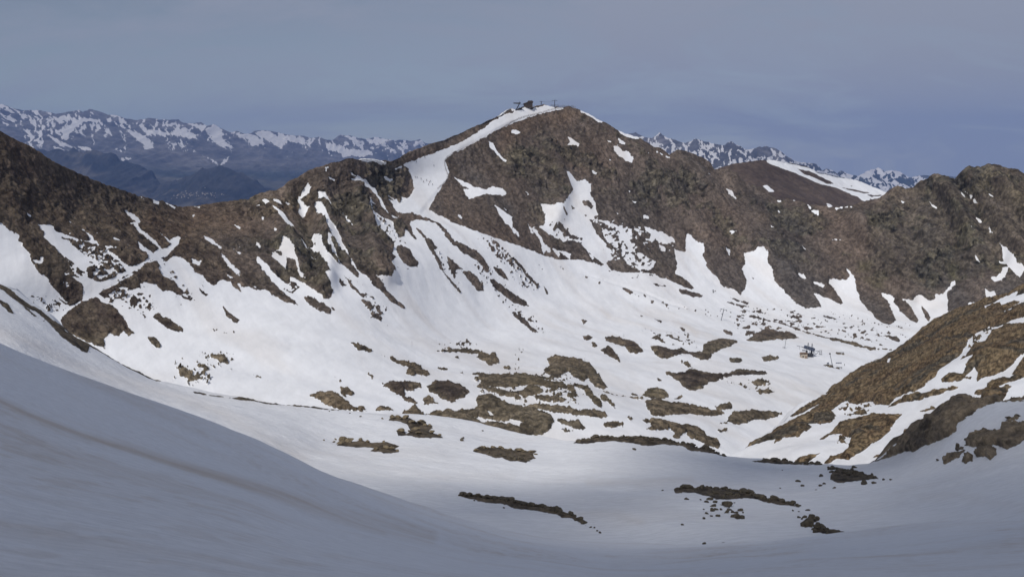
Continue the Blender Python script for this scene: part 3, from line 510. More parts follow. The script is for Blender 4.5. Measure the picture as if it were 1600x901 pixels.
# --- bowl and main ridge -------------------------------------------------
top_bowl = np.concatenate([PT('p', "-420,215 -300,196 -150,186 -60,190 0,207 40,228 80,252 150,283 200,303 250,315 285,325 310,324 330,322 360,318 380,312 410,302 430,298 450,285 480,270 510,257 540,247.5 560,246.5 580,246 600,248 612,251 640,238 700,215 740,198 780,178.5 795,169 799,168.5 806,171 815,167 825,165.5 840,164.5 850,163.5 860,166 890,168.5 899,170.5 903,172.5 920,182 935,190"),
    PT('z3', "640,297 700,337 740,349 780,357 815,375 850,395 880,412 900,407 925,412 960,440 985,465 1000,445 1040,432 1080,435 1110,445 1150,452 1190,465 1230,490 1265,540 1310,540 1350,545 1400,565 1430,610 1460,640 1560,660"),
    PT('z4', "-20,395 60,462 120,455 180,462 230,480 330,495 420,512 530,508 580,470 640,452 700,440 740,410 770,375 810,350 850,360 870,366 910,365 950,325 1000,312 1020,310 1040,290 1070,292 1100,302 1180,315 1200,290 1220,270 1260,245 1300,251 1350,241 1400,252 1440,245 1500,257 1560,262 1600,290 1750,330 2500,500 3600,560")])
ctrl_bowl = [(-400, 200, 500), (0, 208, 570), (0, 300, 540), (0, 440, 490), (-300, 500, 440), (100, 485, 510), (150, 300, 635), (200, 400, 565), (300, 328, 730), (300, 500, 545), (300, 600, 462), (430, 300, 770), (430, 450, 610), (430, 620, 450),
    (540, 250, 810), (600, 400, 705), (600, 500, 625), (600, 600, 485), (600, 650, 430), (620, 255, 880), (650, 275, 905), (640, 330, 840), (740, 200, 1010), (850, 168, 1085), (800, 270, 985), (800, 400, 870), (780, 520, 720), (850, 600, 530), (800, 670, 440),
    (900, 690, 425), (1000, 680, 440), (1000, 600, 590), (1000, 500, 850), (1000, 400, 990), (1000, 300, 1070), (1000, 225, 1125), (1100, 560, 700), (1100, 450, 990), (1200, 310, 1160), (1200, 380, 1085), (1200, 450, 1020), (1200, 500, 950), (1260, 545, 810),
    (1130, 700, 470), (1300, 610, 660), (1400, 490, 990), (1400, 400, 1045), (1450, 300, 1110), (1550, 262, 1090), (1600, 450, 930), (1600, 600, 720), (1400, 700, 560), (1800, 300, 1050), (1800, 500, 850), (2000, 400, 950)]
# ribs and gullies (px,py) on the cliffs
RIB = [("p", "420,300 450,380 505,450", 4), ("p", "552,300 570,345 600,430", 6), ("p", "500,290 505,350 510,440", 6), ("z4", "1260,300 1380,450 1580,720", 12), ("z4", "1190,330 1260,470 1340,640 1440,800", -11), ("z4", "1340,330 1460,500 1620,700", -9), ("z4", "860,400 900,560 930,720", -6), ("z4", "1000,380 1090,520 1190,700", -7), ("z4", "1110,360 1210,560 1300,760", 8), ("p", "470,300 488,350 492,420", -7), ("z4", "1400,255 1500,420 1650,600", 12), ("z4", "1040,290 1180,450 1400,760", 9),
       ("p", "860,240 880,290 868,340", 8), ("p", "980,215 1060,320 1120,390", 7), ("p", "1060,240 1150,350 1230,430", 8), ("p", "1150,285 1220,380 1290,430", 6), ("p", "1330,330 1390,420 1440,470", 9)]
def crag(P, PX, PY):
    c = CR.at(PX, PY); m = sm(C3(P, 34, 3, 15) + 0.6 * C3(P, 11, 3, 16), 0.02, 0.36)
    return c * (m * (1 - sm(c, 0.8, 0.97)) + sm(c, 0.8, 0.97) * (0.45 + 0.55 * m))
def disp_bowl(P, Nn, PX, PY, S):
    r = sm(-S, -0.5, 2.0); cr = crag(P, PX, PY)
    Q = stretch_(P, (0.55, -0.6, -0.6), 2.2); Q2 = stretch_(P, (0.35, -0.7, -0.6), 4.0)
    big = 3.2 * C3(P, 95, 3, 11) + 0.9 * C3(P, 26, 2, 12) + 0.16 * C3(stretch_(P, (0.42, -0.75, -0.5), 6), 6, 3, 13)
    lft = np.clip((760 - PX) / 300, 0, 1) * 0.4 + 0.6
    g = ridged(Q2[..., 0] / 34, Q2[..., 1] / 34, Q2[..., 2] / 34, 4, 21) - 0.35
    g2 = ridged(Q[..., 0] / 11, Q[..., 1] / 11, Q[..., 2] / 11, 4, 22) - 0.3
    fine = C3(P, 3.4, 3, 23)
    d = big + r * (0.35 + cr * lft * (7.5 * g + 4.2 * g2) + (0.8 + 1.7 * cr) * fine + (1 - cr) * 0.8 * g2)
    g3 = ridged(Q[..., 0] / 4.6, Q[..., 1] / 4.6, Q[..., 2] / 4.6, 3, 24) - 0.3
    d = d + r * (0.5 + 2.3 * cr) * g3
    edge = 0.3 + 0.7 * sm(PY - np.interp(PX, top_bowl[:, 0], top_bowl[:, 1]), 0, 26)
    d = big + (d - big) * edge
    for fr, txt, a in RIB:
        q = PT(fr, txt)
        dd = np.full(PX.shape, 1e9)
        for i in range(len(q) - 1):
            ax, ay = q[i]; ex, ey = q[i + 1] - q[i]
            t = np.clip(((PX - ax) * ex + (PY - ay) * ey) / (ex * ex + ey * ey), 0, 1)
            dd = np.minimum(dd, (PX - ax - t * ex) ** 2 + (PY - ay - t * ey) ** 2)
        d = d + a * edge * np.exp(-dd / (2 * 11.0 ** 2))
    # knolls on the floor bulge out of the snow
    d = d - 1.3 * LG.at(PX, PY)
    flo = sm(PY, 520, 560); d = d + flo * (r * 0.6 + sm(-S, 2, 8) * 0.5)
    d = d * (1 - 0.75 * sm(PISTE.at(PX, PY), -6, 2))
    return Nn * d[..., None]
def col_bowl(P, PX, PY, S):
    cr = crag(P, PX, PY)
    n = np.clip(0.5 + 0.9 * C3(P, 26, 4, 31), 0, 1); n2 = np.clip(0.5 + 1.0 * C3(P, 7, 4, 32), 0, 1); n3 = np.clip(0.5 + 1.2 * C3(P, 2.2, 2, 35), 0, 1)
    scree = lerp((0.102, 0.082, 0.069), (0.140, 0.111, 0.091), n); cliff = lerp((0.070, 0.064, 0.055), (0.135, 0.118, 0.085), n2)
    c = scree * (1 - cr[..., None]) + cliff * cr[..., None]
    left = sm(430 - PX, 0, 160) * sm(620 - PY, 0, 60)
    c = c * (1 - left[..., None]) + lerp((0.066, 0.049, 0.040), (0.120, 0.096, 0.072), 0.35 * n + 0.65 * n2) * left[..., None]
    flo = sm(PY, 505, 545) * sm(1380 - PX, -60, 60); c = c * (1 - flo[..., None]) + lerp((0.096, 0.078, 0.055), (0.190, 0.152, 0.104), 0.6 * n2[...] + 0.4 * n3) * flo[..., None]
    dark = np.maximum(KD.at(PX, PY), 0)[..., None]; c = c * (1 - dark) + np.array((0.062, 0.047, 0.040)) * dark
    tan = np.maximum(TN.at(PX, PY), 0)[..., None]; c = c * (1 - tan) + np.array((0.175, 0.118, 0.080)) * tan
    grn = np.maximum(GN.at(PX, PY), 0)[..., None]; c = c * (1 - grn) + np.array((0.125, 0.112, 0.062)) * grn
    gry = np.maximum(GY_.at(PX, PY), 0)[..., None]; c = c * (1 - gry) + np.array((0.105, 0.092, 0.084)) * gry
    n4 = vnoise(P[..., 0] / 1.1, P[..., 1] / 1.1, P[..., 2] / 1.1, 36); n5 = C3(stretch_(P, (0.55, -0.6, -0.6), 2.2), 5, 3, 37)
    ch = C3(stretch_(P, (0.42, -0.7, -0.57), 8), 9, 4, 38); big = C3(P, 75, 3, 39)
    c = c * (1 + 0.38 * np.clip(ch, -1, 1) * (1 - 0.5 * cr))[..., None] * (1 + np.clip(big, -1, 1)[..., None] * np.array((0.09, 0.04, 0.0)))
    crev_shade = sm(-n5, 0.12, 0.55) * (0.25 + 0.75 * cr)  # crevice shade painted into the rock colour along stretched noise
    return c * (0.72 + 0.56 * n3[..., None]) * (1 + (0.16 + 0.30 * cr) * n4 + (0.12 + 0.24 * cr) * vnoise(P[..., 0] / 2.4, P[..., 1] / 2.4, P[..., 2] / 2.4, 44))[..., None] * (1 - (0.22 + 0.45 * cr) * sm(C3(P, 5.5, 3, 45), 0.22, 0.55))[..., None] * (1 - 0.5 * crev_shade)[..., None]
def dust_bowl(P, PX, PY, S):
    n = C3(P, 60, 4, 41); Q = stretch_(P, (0.6, -0.7, -0.4), 6); n2 = C3(Q, 22, 3, 42)
    d = 0.12 * sm(n, -0.1, 0.8) + 0.16 * sm(n2, 0.0, 0.7)
    return np.clip(d + DU.at(PX, PY) * (0.7 + 0.5 * n2), 0, 0.8)
LG = Ras(0); LG.line('z7', "310,470 460,510 640,572 800,625 960,685 1080,718", 2.6, 1.0, 1.0)
PISTE = Ras(-9); PISTE.snow('z2', "915,508 1050,458 1190,408 1300,358 1400,298 1480,238 1560,192 1640,172 1780,150 1850,157 1910,153 1930,158 1890,168 1800,185 1680,207 1600,232 1500,282 1400,332 1290,392 1210,452 1180,482 1180,530 1200,570 1200,590 1170,630 1120,680 1060,750 1025,795 960,812 890,800 870,785 900,760 975,698 990,660 980,590 945,532")
TRACK = Ras(-9); TRACK.snow('z5', "520,668 600,655 640,610 700,580 760,540 830,505 900,460 930,440 1000,425 1060,370 1100,330 1115,285 1100,283 1075,310 1040,350 1000,385 930,420 830,470 760,505 700,545 640,580 560,620")
KD = Ras(0); KD.soft('y2', "790,395 850,393 950,398 960,440 1000,540 900,500;1110,415 1200,420 1280,440 1335,490 1300,510 1220,540 1110,480", 0.8, 4); KD.soft('y3', "1000,330 1100,310 1240,340 1600,335 1590,360 1240,385 1110,435;740,105 790,140 830,190 700,150;890,150 1120,195 1240,250 1050,225 940,235;550,160 680,180 680,270", 0.75, 4)
TN = Ras(0); TN.soft('z3', "-80,260 120,180 340,160 420,190 330,260 200,240 60,300 -60,420", 0.55, 14); TN.soft('p', "200,345 300,330 420,320 480,300 500,330 380,360 280,380", 0.35, 18); TN.soft('z2', "850,500 1180,390 1600,160 1560,190 1190,400 920,510", 0.35, 6)
TN.line('z5', "440,728 520,676 620,640", 1.6, 0.6, .5); TN.line('z5', "1105,300 1150,262 1215,200 1215,165", 1.8, 0.6, .5)
GN = Ras(0); GN.soft('z8', "1120,130 1190,130 1190,240 1130,250;1380,150 1450,110 1500,160 1440,210;560,120 650,120 640,180 560,180;640,230 720,230 720,290 660,290;590,220 640,220 640,270", 0.5, 5); GN.soft('z4', "1500,420 1700,420 1700,560 1560,560;1180,600 1280,640 1300,720 1200,700", 0.4, 14); GN.soft('y3', "0,330 340,380 400,560 0,440;800,410 990,410 990,490 810,490;390,440 600,500 640,560 500,560", 0.2, 4); GN.soft('z6', "250,150 340,150 340,260 270,250;190,0 290,0 290,60 190,60", 0.3, 6)
GY_ = Ras(0); GY_.soft('p', "1040,400 1100,420 1180,500 1120,480;1090,380 1180,420 1170,480 1110,430;1200,400 1290,440 1280,480 1220,460;1335,450 1400,500 1385,510 1340,470;1270,470 1310,500 1290,510 1240,470;1475,430 1530,480 1520,500 1475,500;1540,450 1600,440 1600,470 1540,480", 0.8, 8); GY_.soft('z2', "1280,560 1400,560 1480,640 1380,650;1030,790 1150,700 1150,830 1060,820;1480,700 1600,760 1640,900 1560,820", 0.8, 8)
DU = Ras(0); DU.line('p', "520,500 600,560 700,600", 24, 0.16, 2); DU.line('p', "600,470 680,500 800,560", 20, 0.12, 2); DU.line('z7', "850,730 1000,770 1100,830 1150,880", 9, 0.35, 1.5); DU.line('z7', "560,730 610,760", 6, 0.3, 1.5); DU.line('z6', "1250,600 1330,720 1480,860", 6, 0.35, 1.5); DU.line('y2', "640,240 720,340 780,360", 10, 0.25, 2); DU.line('y3', "660,260 740,330 800,400", 9, 0.22, 2)
DU.line('y1', "0,100 240,190 560,320 1000,460 1300,560 1600,700 1900,860", 15, 0.30, 1.6); DU.line('y1', "-400,350 0,470 200,570 520,690 800,750 1100,850 1500,980 2000,1150 2700,1350", 13, 0.60, 1.3); DU.line('y1', "-400,430 100,560 500,690 900,800 1500,1000 2400,1300", 11, 0.34, 1.5)
DU.line('p', "440,690 560,720 700,740 800,738", 14, 0.18, 2); DU.line('p', "920,748 1000,752 1080,745", 9, 0.3, 1.6); DU.line('p', "900,800 960,800 1000,812", 12, 0.28, 2); DU.line('p', "960,880 1100,868 1240,862 1420,870", 10, 0.22, 2); DU.line('p', "1440,780 1500,775 1600,800", 12, 0.2, 2); DU.line('p', "1150,640 1210,660 1150,700", 9, 0.15, 2)

M_bowl = make_mat("mountain_ground", 0.55, 0.35, 1.3, 0.55, 0.25, 0.18, (1.0, 0.35, 1.0), 0.5, 0.25)
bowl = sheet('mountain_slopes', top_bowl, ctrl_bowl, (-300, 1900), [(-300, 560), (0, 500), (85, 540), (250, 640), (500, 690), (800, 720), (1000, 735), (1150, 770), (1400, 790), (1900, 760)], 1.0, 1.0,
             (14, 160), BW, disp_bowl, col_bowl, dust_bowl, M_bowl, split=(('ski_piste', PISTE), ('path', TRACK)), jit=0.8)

# --- brown hill on the right --------------------------------------------
top_hill = np.concatenate([PT('p', "1120,716 1160,705"), PT('y4', "-120,375 -60,330 0,290 120,180 200,128 300,88 400,55"), PT('w6', "0,612 60,558 150,478 250,380 330,330 420,285 500,250 640,195 660,160 720,120 820,50 880,0"), PT('w5', "520,640 660,565 780,510 900,475 1130,410 1250,380 1400,320 1595,245 1900,170 3200,-100 4500,-200")])
ctrl_hill = [(1150, 712, 450), (1240, 650, 520), (1300, 610, 560), (1360, 575, 590), (1420, 545, 600), (1480, 500, 610), (1600, 455, 600), (1750, 400, 590), (1900, 380, 580), (1900, 560, 380), (1250, 710, 400), (1380, 600, 500), (1450, 560, 500), (1400, 660, 410), (1500, 620, 380), (1600, 560, 410), (1600, 500, 510), (1400, 725, 350), (1600, 640, 330), (1800, 640, 310), (1250, 740, 385), (1600, 700, 310)]
def disp_hill(P, Nn, PX, PY, S):
    r = sm(-S, -0.5, 2.5)
    Q = stretch_(P, (-0.6, -0.5, -0.5), 1.8)
    d = 2.6 * C3(P, 48, 3, 51) + 0.5 * C3(P, 15, 2, 52)
    d += r * (0.6 + 1.5 * (ridged(Q[..., 0] / 14, Q[..., 1] / 14, Q[..., 2] / 14, 4, 53) - 0.35) + 0.75 * C3(P, 2.4, 3, 54) + sm(-S, 2, 8) * 1.0)
    return Nn * d[..., None]
def col_hill(P, PX, PY, S):
    n = np.clip(0.5 + 1.0 * C3(P, 12, 4, 61), 0, 1); n2 = np.clip(0.5 + 1.2 * C3(P, 3.2, 4, 62), 0, 1); n3 = np.clip(0.5 + 1.3 * C3(P, 1.2, 2, 65), 0, 1)
    c = lerp((0.112, 0.077, 0.046), (0.172, 0.130, 0.078), 0.6 * n + 0.4 * n2)
    gr = sm(C3(P, 11, 4, 63), 0.22, 0.5)[..., None]; c = c * (1 - gr * 0.7) + np.array((0.055, 0.054, 0.047)) * gr * 0.7
    n4 = vnoise(P[..., 0] / .7, P[..., 1] / .7, P[..., 2] / .7, 66)
    return c * (0.5 + 1.0 * n3[..., None]) * (1 + 0.4 * n4[..., None]) * (1 - 0.45 * sm(C3(P, 3.2, 3, 67), 0.2, 0.55))[..., None]
def dust_std(P, PX, PY, S):
    n = C3(P, 30, 4, 71); return np.clip(0.10 * sm(n, -0.1, 0.8) + DU.at(PX, PY), 0, 0.8)
M_hill = make_mat("hill_ground", 0.5, 0.7, 0.55, 0.9, 0.06, 0.25, (1.0, 0.4, 1.0), 0.4, 0.25)
hill = sheet('hill', top_hill, ctrl_hill, (1125, 1900), [(1125, 740), (1250, 760), (1400, 770), (1600, 700), (1900, 690)], 1.0, 1.0, (10, 90), BH, disp_hill, col_hill, dust_std, M_hill, jit=0.8, backslope=0.8)

# --- near snow shelf with its rock bands -------------------------------
top_shelf = PT('p', "-420,340 -100,412 0,441 25,449 50,470 75,487 85,500 110,522 140,538 180,560 205,573 245,591 300,603 350,614 400,625 450,632 500,637 560,645 600,646 660,649 720,655 800,670 860,683 885,689 900,688.5 935,683 1000,683 1050,690 1100,705 1135,714.5 1180,719 1250,722 1330,725 1362,722 1380,711 1397,699 1409,686 1425,672 1437,659 1450,651 1465,647 1477,635 1490,627 1500,626 1522,628 1550,628 1570,630.5 1600,626 1700,612 2000,570 2400,540")
ctrl_shelf = [(-300, 380, 330), (0, 445, 350), (0, 543, 238), (85, 500, 350), (245, 591, 362), (200, 620, 260), (400, 693, 250), (450, 632, 365), (600, 646, 375), (800, 670, 375), (900, 690, 345), (1000, 683, 345), (1135, 714, 340), (1250, 722, 330), (1362, 722, 300), (1450, 651, 285), (1600, 626, 260), (1800, 600, 240),
    (500, 700, 285), (560, 755, 225), (700, 765, 225), (800, 790, 205), (800, 830, 168), (950, 745, 262), (1000, 850, 150), (1060, 758, 232), (1180, 785, 200), (1000, 800, 185), (1325, 740, 275), (1300, 832, 140), (1500, 720, 230), (1600, 813, 118), (1600, 700, 212), (1050, 745, 262), (800, 900, 110), (1200, 900, 105), (1600, 900, 85), (300, 800, 160), (-200, 600, 190)]
def disp_shelf(P, Nn, PX, PY, S):
    r = sm(-S, -0.3, 1.6)
    d = 1.4 * C3(P, 45, 3, 81) + 0.25 * C3(P, 9, 3, 82) + 0.07 * C3(P * np.array((0.3, 1, 1)), 2.2, 2, 86)
    cl = sm(PX, 1330, 1400)
    d += r * (0.25 + 0.35 * C3(P, 1.6, 3, 83) + cl * (0.7 + 1.5 * (ridged(P[..., 0] / 7, P[..., 1] / 7, P[..., 2] / 7, 5, 84) - 0.2) + 0.35 * C3(P, 0.9, 2, 85)) * sm(-S, 0, 4))
    return Nn * d[..., None]
def col_shelf(P, PX, PY, S):
    n2 = np.clip(0.5 + 1.2 * C3(P, 2.2, 4, 91), 0, 1); n = np.clip(0.5 + 1.0 * C3(P, 9, 3, 92), 0, 1)
    n4 = vnoise(P[..., 0] / .8, P[..., 1] / .8, P[..., 2] / .8, 93)
    c = lerp((0.060, 0.050, 0.040), (0.150, 0.118, 0.080), 0.5 * n + 0.5 * n2) * (1 + 0.4 * n4)[..., None] * (1 - 0.5 * sm(C3(P, 3.5, 3, 94), 0.15, 0.5))[..., None]
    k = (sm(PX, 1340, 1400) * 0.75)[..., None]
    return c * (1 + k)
M_shelf = make_mat("snow_shelf", 0.45, 1.2, 0.35, 1.6, 0.40, 1.1, (0.30, 1.0, 1.0), R(-22), 0.3, kdr=(0.89, 1.05))
shelf = sheet('snow_field', top_shelf, ctrl_shelf, (-300, 1900), [(-300, 800), (0, 700), (400, 840), (700, 900), (900, 940), (1200, 940), (1500, 920), (1900, 900)], 1.5, 1.5, (10, 70), CS, disp_shelf, col_shelf, dust_std, M_shelf, jit=0.15, backslope=0.9)

# --- steep snow right in front of the camera ----------------------------
top_near = PT('p', "-420,360 -100,500 0,543 80,573 200,617 300,655 400,693 500,735 560,755 640,783 700,802 760,820 850,836 950,848 1060,850 1200,842 1300,834 1400,824 1500,817 1600,813 1800,800 2100,790")
ctrl_near = [(-300, 420, 60), (0, 543, 72), (300, 655, 86), (560, 755, 108), (700, 802, 128), (800, 829, 150), (950, 848, 146), (1060, 850, 140), (1300, 834, 118), (1600, 813, 100), (1900, 800, 90), (0, 900, 15), (400, 900, 19), (800, 900, 36), (1200, 900, 44), (1600, 900, 40), (0, 700, 34), (400, 780, 44), (700, 850, 62), (1000, 1100, 9), (0, 1100, 7), (1600, 1100, 11), (1200, 860, 96), (1500, 850, 74)]
def disp_near(P, Nn, PX, PY, S):
    k = np.clip(P[..., 1] / 60, 0.15, 1)
    return Nn * ((0.5 * C3(P, 22, 3, 95) + 0.05 * C3(P, 3.5, 3, 96)) * k)[..., None]
def col_near(P, PX, PY, S): return np.broadcast_to(np.array((0.1, 0.08, 0.06)), P.shape)
def dust_near(P, PX, PY, S):
    Q = stretch_(P, (1, 0.2, -0.3), 5); n = C3(Q, 3.5, 4, 97); n2 = C3(P, 12, 3, 98)
    return np.clip(0.22 * sm(C3(P, 1.1, 3, 99), 0.1, 0.6) * sm(n2, -0.3, 0.5) + 0.16 * sm(n, -0.1, 0.7) + 0.12 * sm(n2, -0.2, 0.6) + DU.at(PX, PY) * (0.8 + 0.9 * n), 0, 0.8)
M_near = make_mat("near_snow", 0.1, 2.0, 0.05, 3.0, 0.12, 3.2, (0.40, 1.0, 1.0), R(-25), 0.3, kdr=(0.90, 1.05))
near = sheet('snow_slope', top_near, ctrl_near, (-400, 2000), [(-400, 1120), (2000, 1120)], 3.0, 2.5, (8, 40), None, disp_near, col_near, dust_near, M_near, backslope=0.6)

# --- dark hill behind the ridge -----------------------------------------
top_back = np.concatenate([PT('p', "1000,310 1080,285 1120,266 1150,255 1170,250 1186,248.5"), PT('z4', "0,190 100,205 180,212 250,232 310,262 440,288 560,325 700,378 760,402 900,470 1100,560")])
ctrl_back = [(1000, 330, 2000), (1080, 285, 2100), (1180, 250, 2200), (1330, 300, 2350), (1400, 310, 2400), (1180, 330, 1850), (1330, 350, 1950), (1450, 350, 2200)]
def disp_back(P, Nn, PX, PY, S): return Nn * (9 * C3(P, 220, 3, 111) + 1.0 * C3(P, 12, 3, 112))[..., None]
def col_back(P, PX, PY, S):
    n = np.clip(0.5 + C3(P, 40, 4, 113), 0, 1); n2 = np.clip(0.5 + C3(P, 7, 3, 114), 0, 1); return lerp((0.072, 0.052, 0.042), (0.105, 0.078, 0.062), n) * (0.75 + 0.5 * n2[..., None])
M_back = make_mat("back_hill_ground", 0.5, 0.15, 0.6, 0.3, 0.1, 0.05)
sheet('hill_behind', top_back, ctrl_back, (1000, 1480), [(1000, 350), (1480, 400)], 1.0, 1.0, (8, 500), HE, disp_back, col_back, dust_std, M_back, jit=0.3)

# --- far ranges -----------------------------------------------------------
top_fl = np.concatenate([PT('p', "-420,150 -200,158"), PT('z1', "0,143 40,133 90,150 150,170 200,172 250,172 340,190 390,195 440,185 490,175 520,168 550,185 590,165 640,178 680,200 720,200 780,215 860,230 940,222 1000,230 1060,228 1120,225 1140,245 1170,250 1220,248 1260,245 1310,268 1350,258 1400,290 1440,310 1480,302 1540,318 1580,312"), PT('z2', "0,300 60,295 110,305 170,318 240,330 290,330 330,345 390,335 430,350 490,360 540,325 600,328 650,345 690,350 740,335 800,345 860,360 920,355 970,362 1030,352 1060,375 1100,380 1500,390")])
ctrl_fl = [(-300, 150, 19000), (0, 165, 20000), (300, 195, 21000), (640, 220, 24000), (0, 260, 15500), (300, 270, 16500), (640, 270, 20000), (300, 325, 12500), (0, 330, 12500), (640, 330, 15000), (800, 230, 24000), (800, 330, 15000)]
def spurs(P, seed):
    k = sm(fbm(P[..., 0] / 1500, P[..., 2] / 900, o=2, seed=seed + 3), -0.25, 0.25)
    r = []
    for sg in (1, -1):
        Q = stretch_(P * np.array((1, 0.12, 1)), (0.5 * sg, 0, -0.87), 2.6)
        r.append((ridged(Q[..., 0] / 760, Q[..., 1] / 760, Q[..., 2] / 760, 4, seed) - 0.4, ridged(Q[..., 0] / 230, Q[..., 1] / 230, Q[..., 2] / 230, 4, seed + 5) - 0.35))
    return r[0][0] * k + r[1][0] * (1 - k), r[0][1] * k + r[1][1] * (1 - k)
def disp_far(amp, seed):
    def f(P, Nn, PX, PY, S):
        w = 0.25 + 0.75 * sm(PY, 0, 1) 
        a, b = spurs(P, seed)
        d = amp * 0.75 * a + amp * 0.22 * b + amp * 0.05 * C3(P, 90, 2, seed + 9)
        v = np.zeros_like(P); v[..., 1] = -d * 1.3; v[..., 2] = d * 0.16 * v[..., 1] * 0
        v[..., 2] = amp * 0.05 * b
        return v
    return f
def col_far(P, PX, PY, S):
    n = np.clip(0.5 + C3(P, 900, 4, 121), 0, 1); n2 = np.clip(0.5 + C3(P, 160, 3, 122), 0, 1)
    c = lerp((0.085, 0.083, 0.088), (0.130, 0.120, 0.118), n)
    base = sm(PY, 245, 285)[..., None]; c = c * (1 - base) + lerp((0.020, 0.028, 0.024), (0.075, 0.070, 0.055), n) * base
    a, b = spurs(P, 131)
    return c * (0.7 + 0.6 * n2[..., None]) * (1 + 0.5 * np.clip(b, -0.8, 0.8))[..., None]
def dust_none(P, PX, PY, S): return np.zeros(PX.shape)
M_far = make_mat("far_mountain_ground", 0.6, 0.006, 14.0, 0.006, 2.0, 0.004, warm=(0.62, 0.61, 0.62))
far_l = sheet('mountain_range', top_fl, ctrl_fl, (-420, 760), [(-420, 345), (760, 345)], 1.0, 1.0, (6, 3000), FL, disp_far(520, 131), col_far, dust_none, M_far, jit=0.5)
top_fr = np.concatenate([PT('z3', "560,330 690,325 720,320 770,305 800,325 850,345 870,350 920,310 960,335 1000,350 1050,370 1080,375 1110,370 1150,350 1200,355 1250,370 1310,385 1340,390 1385,362 1430,395 1500,415 1560,400"), PT('z4', "0,115 40,125 80,150 130,190 180,210 250,220 290,235 320,265 350,255 380,265 430,280 460,265 520,290 560,300 600,270 670,248 720,268 800,265 840,275 900,310 960,300 1010,297 1050,300 1200,310 1500,330 2600,350")])
ctrl_fr = [(940, 215, 14500), (1200, 230, 12500), (1330, 270, 16000), (1450, 275, 18000), (1700, 280, 18000), (1200, 320, 9500), (1000, 300, 11500), (1450, 340, 13500), (1700, 340, 13500)]
far_r = sheet('mountain_range', top_fr, ctrl_fr, (930, 1850), [(930, 345), (1850, 345)], 1.0, 1.0, (6, 2500), FRN, disp_far(330, 141), col_far, dust_none, M_far, jit=0.8)

def foothill(tp, ct, xr, seed):
    def dsp(P, Nn, PX, PY, S): return Nn * (110 * spurs(P * 1.6, seed)[0] + 38 * spurs(P * 1.6, seed)[1] + 14 * C3(P, 90, 3, seed))[..., None] * sm(PY, 0, 1)[..., None]
    def cl(P, PX, PY, S):
        n = np.clip(0.5 + C3(P, 350, 4, seed + 1), 0, 1); f = sm(C3(P, 500, 3, seed + 2), 0.25, 0.6)[..., None]
        return lerp((0.018, 0.021, 0.025), (0.042, 0.042, 0.044), n) * (1 - f) + np.array((0.075, 0.07, 0.066)) * f
    tp = PT('z1', tp)
    return sheet('foothill', tp, ct, xr, [(xr[0], 345), (xr[1], 345)], 1.0, 1.0, (6, 1200), None_s, dsp, cl, dust_none, M_far, jit=0.5)
None_s = Ras(-8)
foothill("-100,330 150,400 330,440 440,432 560,440 680,450 780,475 860,520 940,580 1000,640 1060,720 1200,800", [(0, 240, 14200), (110, 240, 14000), (190, 245, 13800), (260, 300, 13000), (150, 320, 11500), (250, 345, 11200), (0, 320, 11800)], (-60, 290), 151)
foot2 = foothill("860,730 940,660 1020,612 1120,580 1220,550 1300,530 1340,522 1400,545 1480,570 1560,600 1640,640 1720,680 1900,760", [(215, 312, 12600), (255, 283, 13000), (335, 260, 13400), (420, 295, 13000), (460, 320, 12500), (280, 325, 10800), (350, 330, 10600), (440, 340, 10800)], (215, 480), 161)
# --- valley floor: one sheet out to the horizon ---------------------------
def simple_mat(name, col, rough=0.8, var=0.25, sc=1.0, metal=0.0):
    m = bpy.data.materials.new(name); m.use_nodes = True; n = m.node_tree; b = n.nodes['Principled BSDF']; b.inputs['Roughness'].default_value = rough; b.inputs['Metallic'].default_value = metal
    t = n.nodes.new('ShaderNodeTexCoord'); q = n.nodes.new('ShaderNodeTexNoise'); q.inputs['Scale'].default_value = sc; q.inputs['Detail'].default_value = 4
    n.links.new(t.outputs['Object'], q.inputs['Vector'])
    r = n.nodes.new('ShaderNodeValToRGB'); n.links.new(q.outputs['Fac'], r.inputs[0])
    r.color_ramp.elements[0].position = 0.3; r.color_ramp.elements[1].position = 0.7
    r.color_ramp.elements[0].color = (*[c * (1 - var) for c in col], 1); r.color_ramp.elements[1].color = (*[min(1, c * (1 + var)) for c in col], 1)
    n.links.new(r.outputs[0], b.inputs['Base Color']); return m
ZB = -1150.0
me = bpy.data.meshes.new('valley_ground')
me.from_pydata([(-20000, -2500, ZB), (20000, -2500, ZB), (20000, 28000, ZB), (-20000, 28000, ZB)], [], [(0, 1, 2, 3)])
me.materials.append(simple_mat("valley_forest", (0.03, 0.04, 0.03), 0.9, 0.4, 0.001))
o = bpy.data.objects.new('valley_ground', me); o['kind'] = 'structure'; C.objects.link(o)

# --- haze ------------------------------------------------------------------
ztop = max(float(far_l['P'][..., 2].max()), float(far_r['P'][..., 2].max()), 60) + 60
HZ = bpy.data.meshes.new('haze')
x0, x1, y0, y1, z0, z1 = -21000, 21000, -3000, 28600, ZB - 2, ztop
HZ.from_pydata([(x0, y0, z0), (x1, y0, z0), (x1, y1, z0), (x0, y1, z0), (x0, y0, z1), (x1, y0, z1), (x1, y1, z1), (x0, y1, z1)], [], [(0, 3, 2, 1), (4, 5, 6, 7), (0, 1, 5, 4), (1, 2, 6, 5), (2, 3, 7, 6), (3, 0, 4, 7)])
hm_ = bpy.data.materials.new('haze'); hm_.use_nodes = True; hn = hm_.node_tree; hn.nodes.clear()
pv = hn.nodes.new('ShaderNodeVolumePrincipled'); pv.inputs['Color'].default_value = (0.25, 0.40, 0.82, 1); pv.inputs['Density'].default_value = 3.0e-5; pv.inputs['Anisotropy'].default_value = 0.0
ho = hn.nodes.new('ShaderNodeOutputMaterial'); hn.links.new(pv.outputs[0], ho.inputs['Volume'])
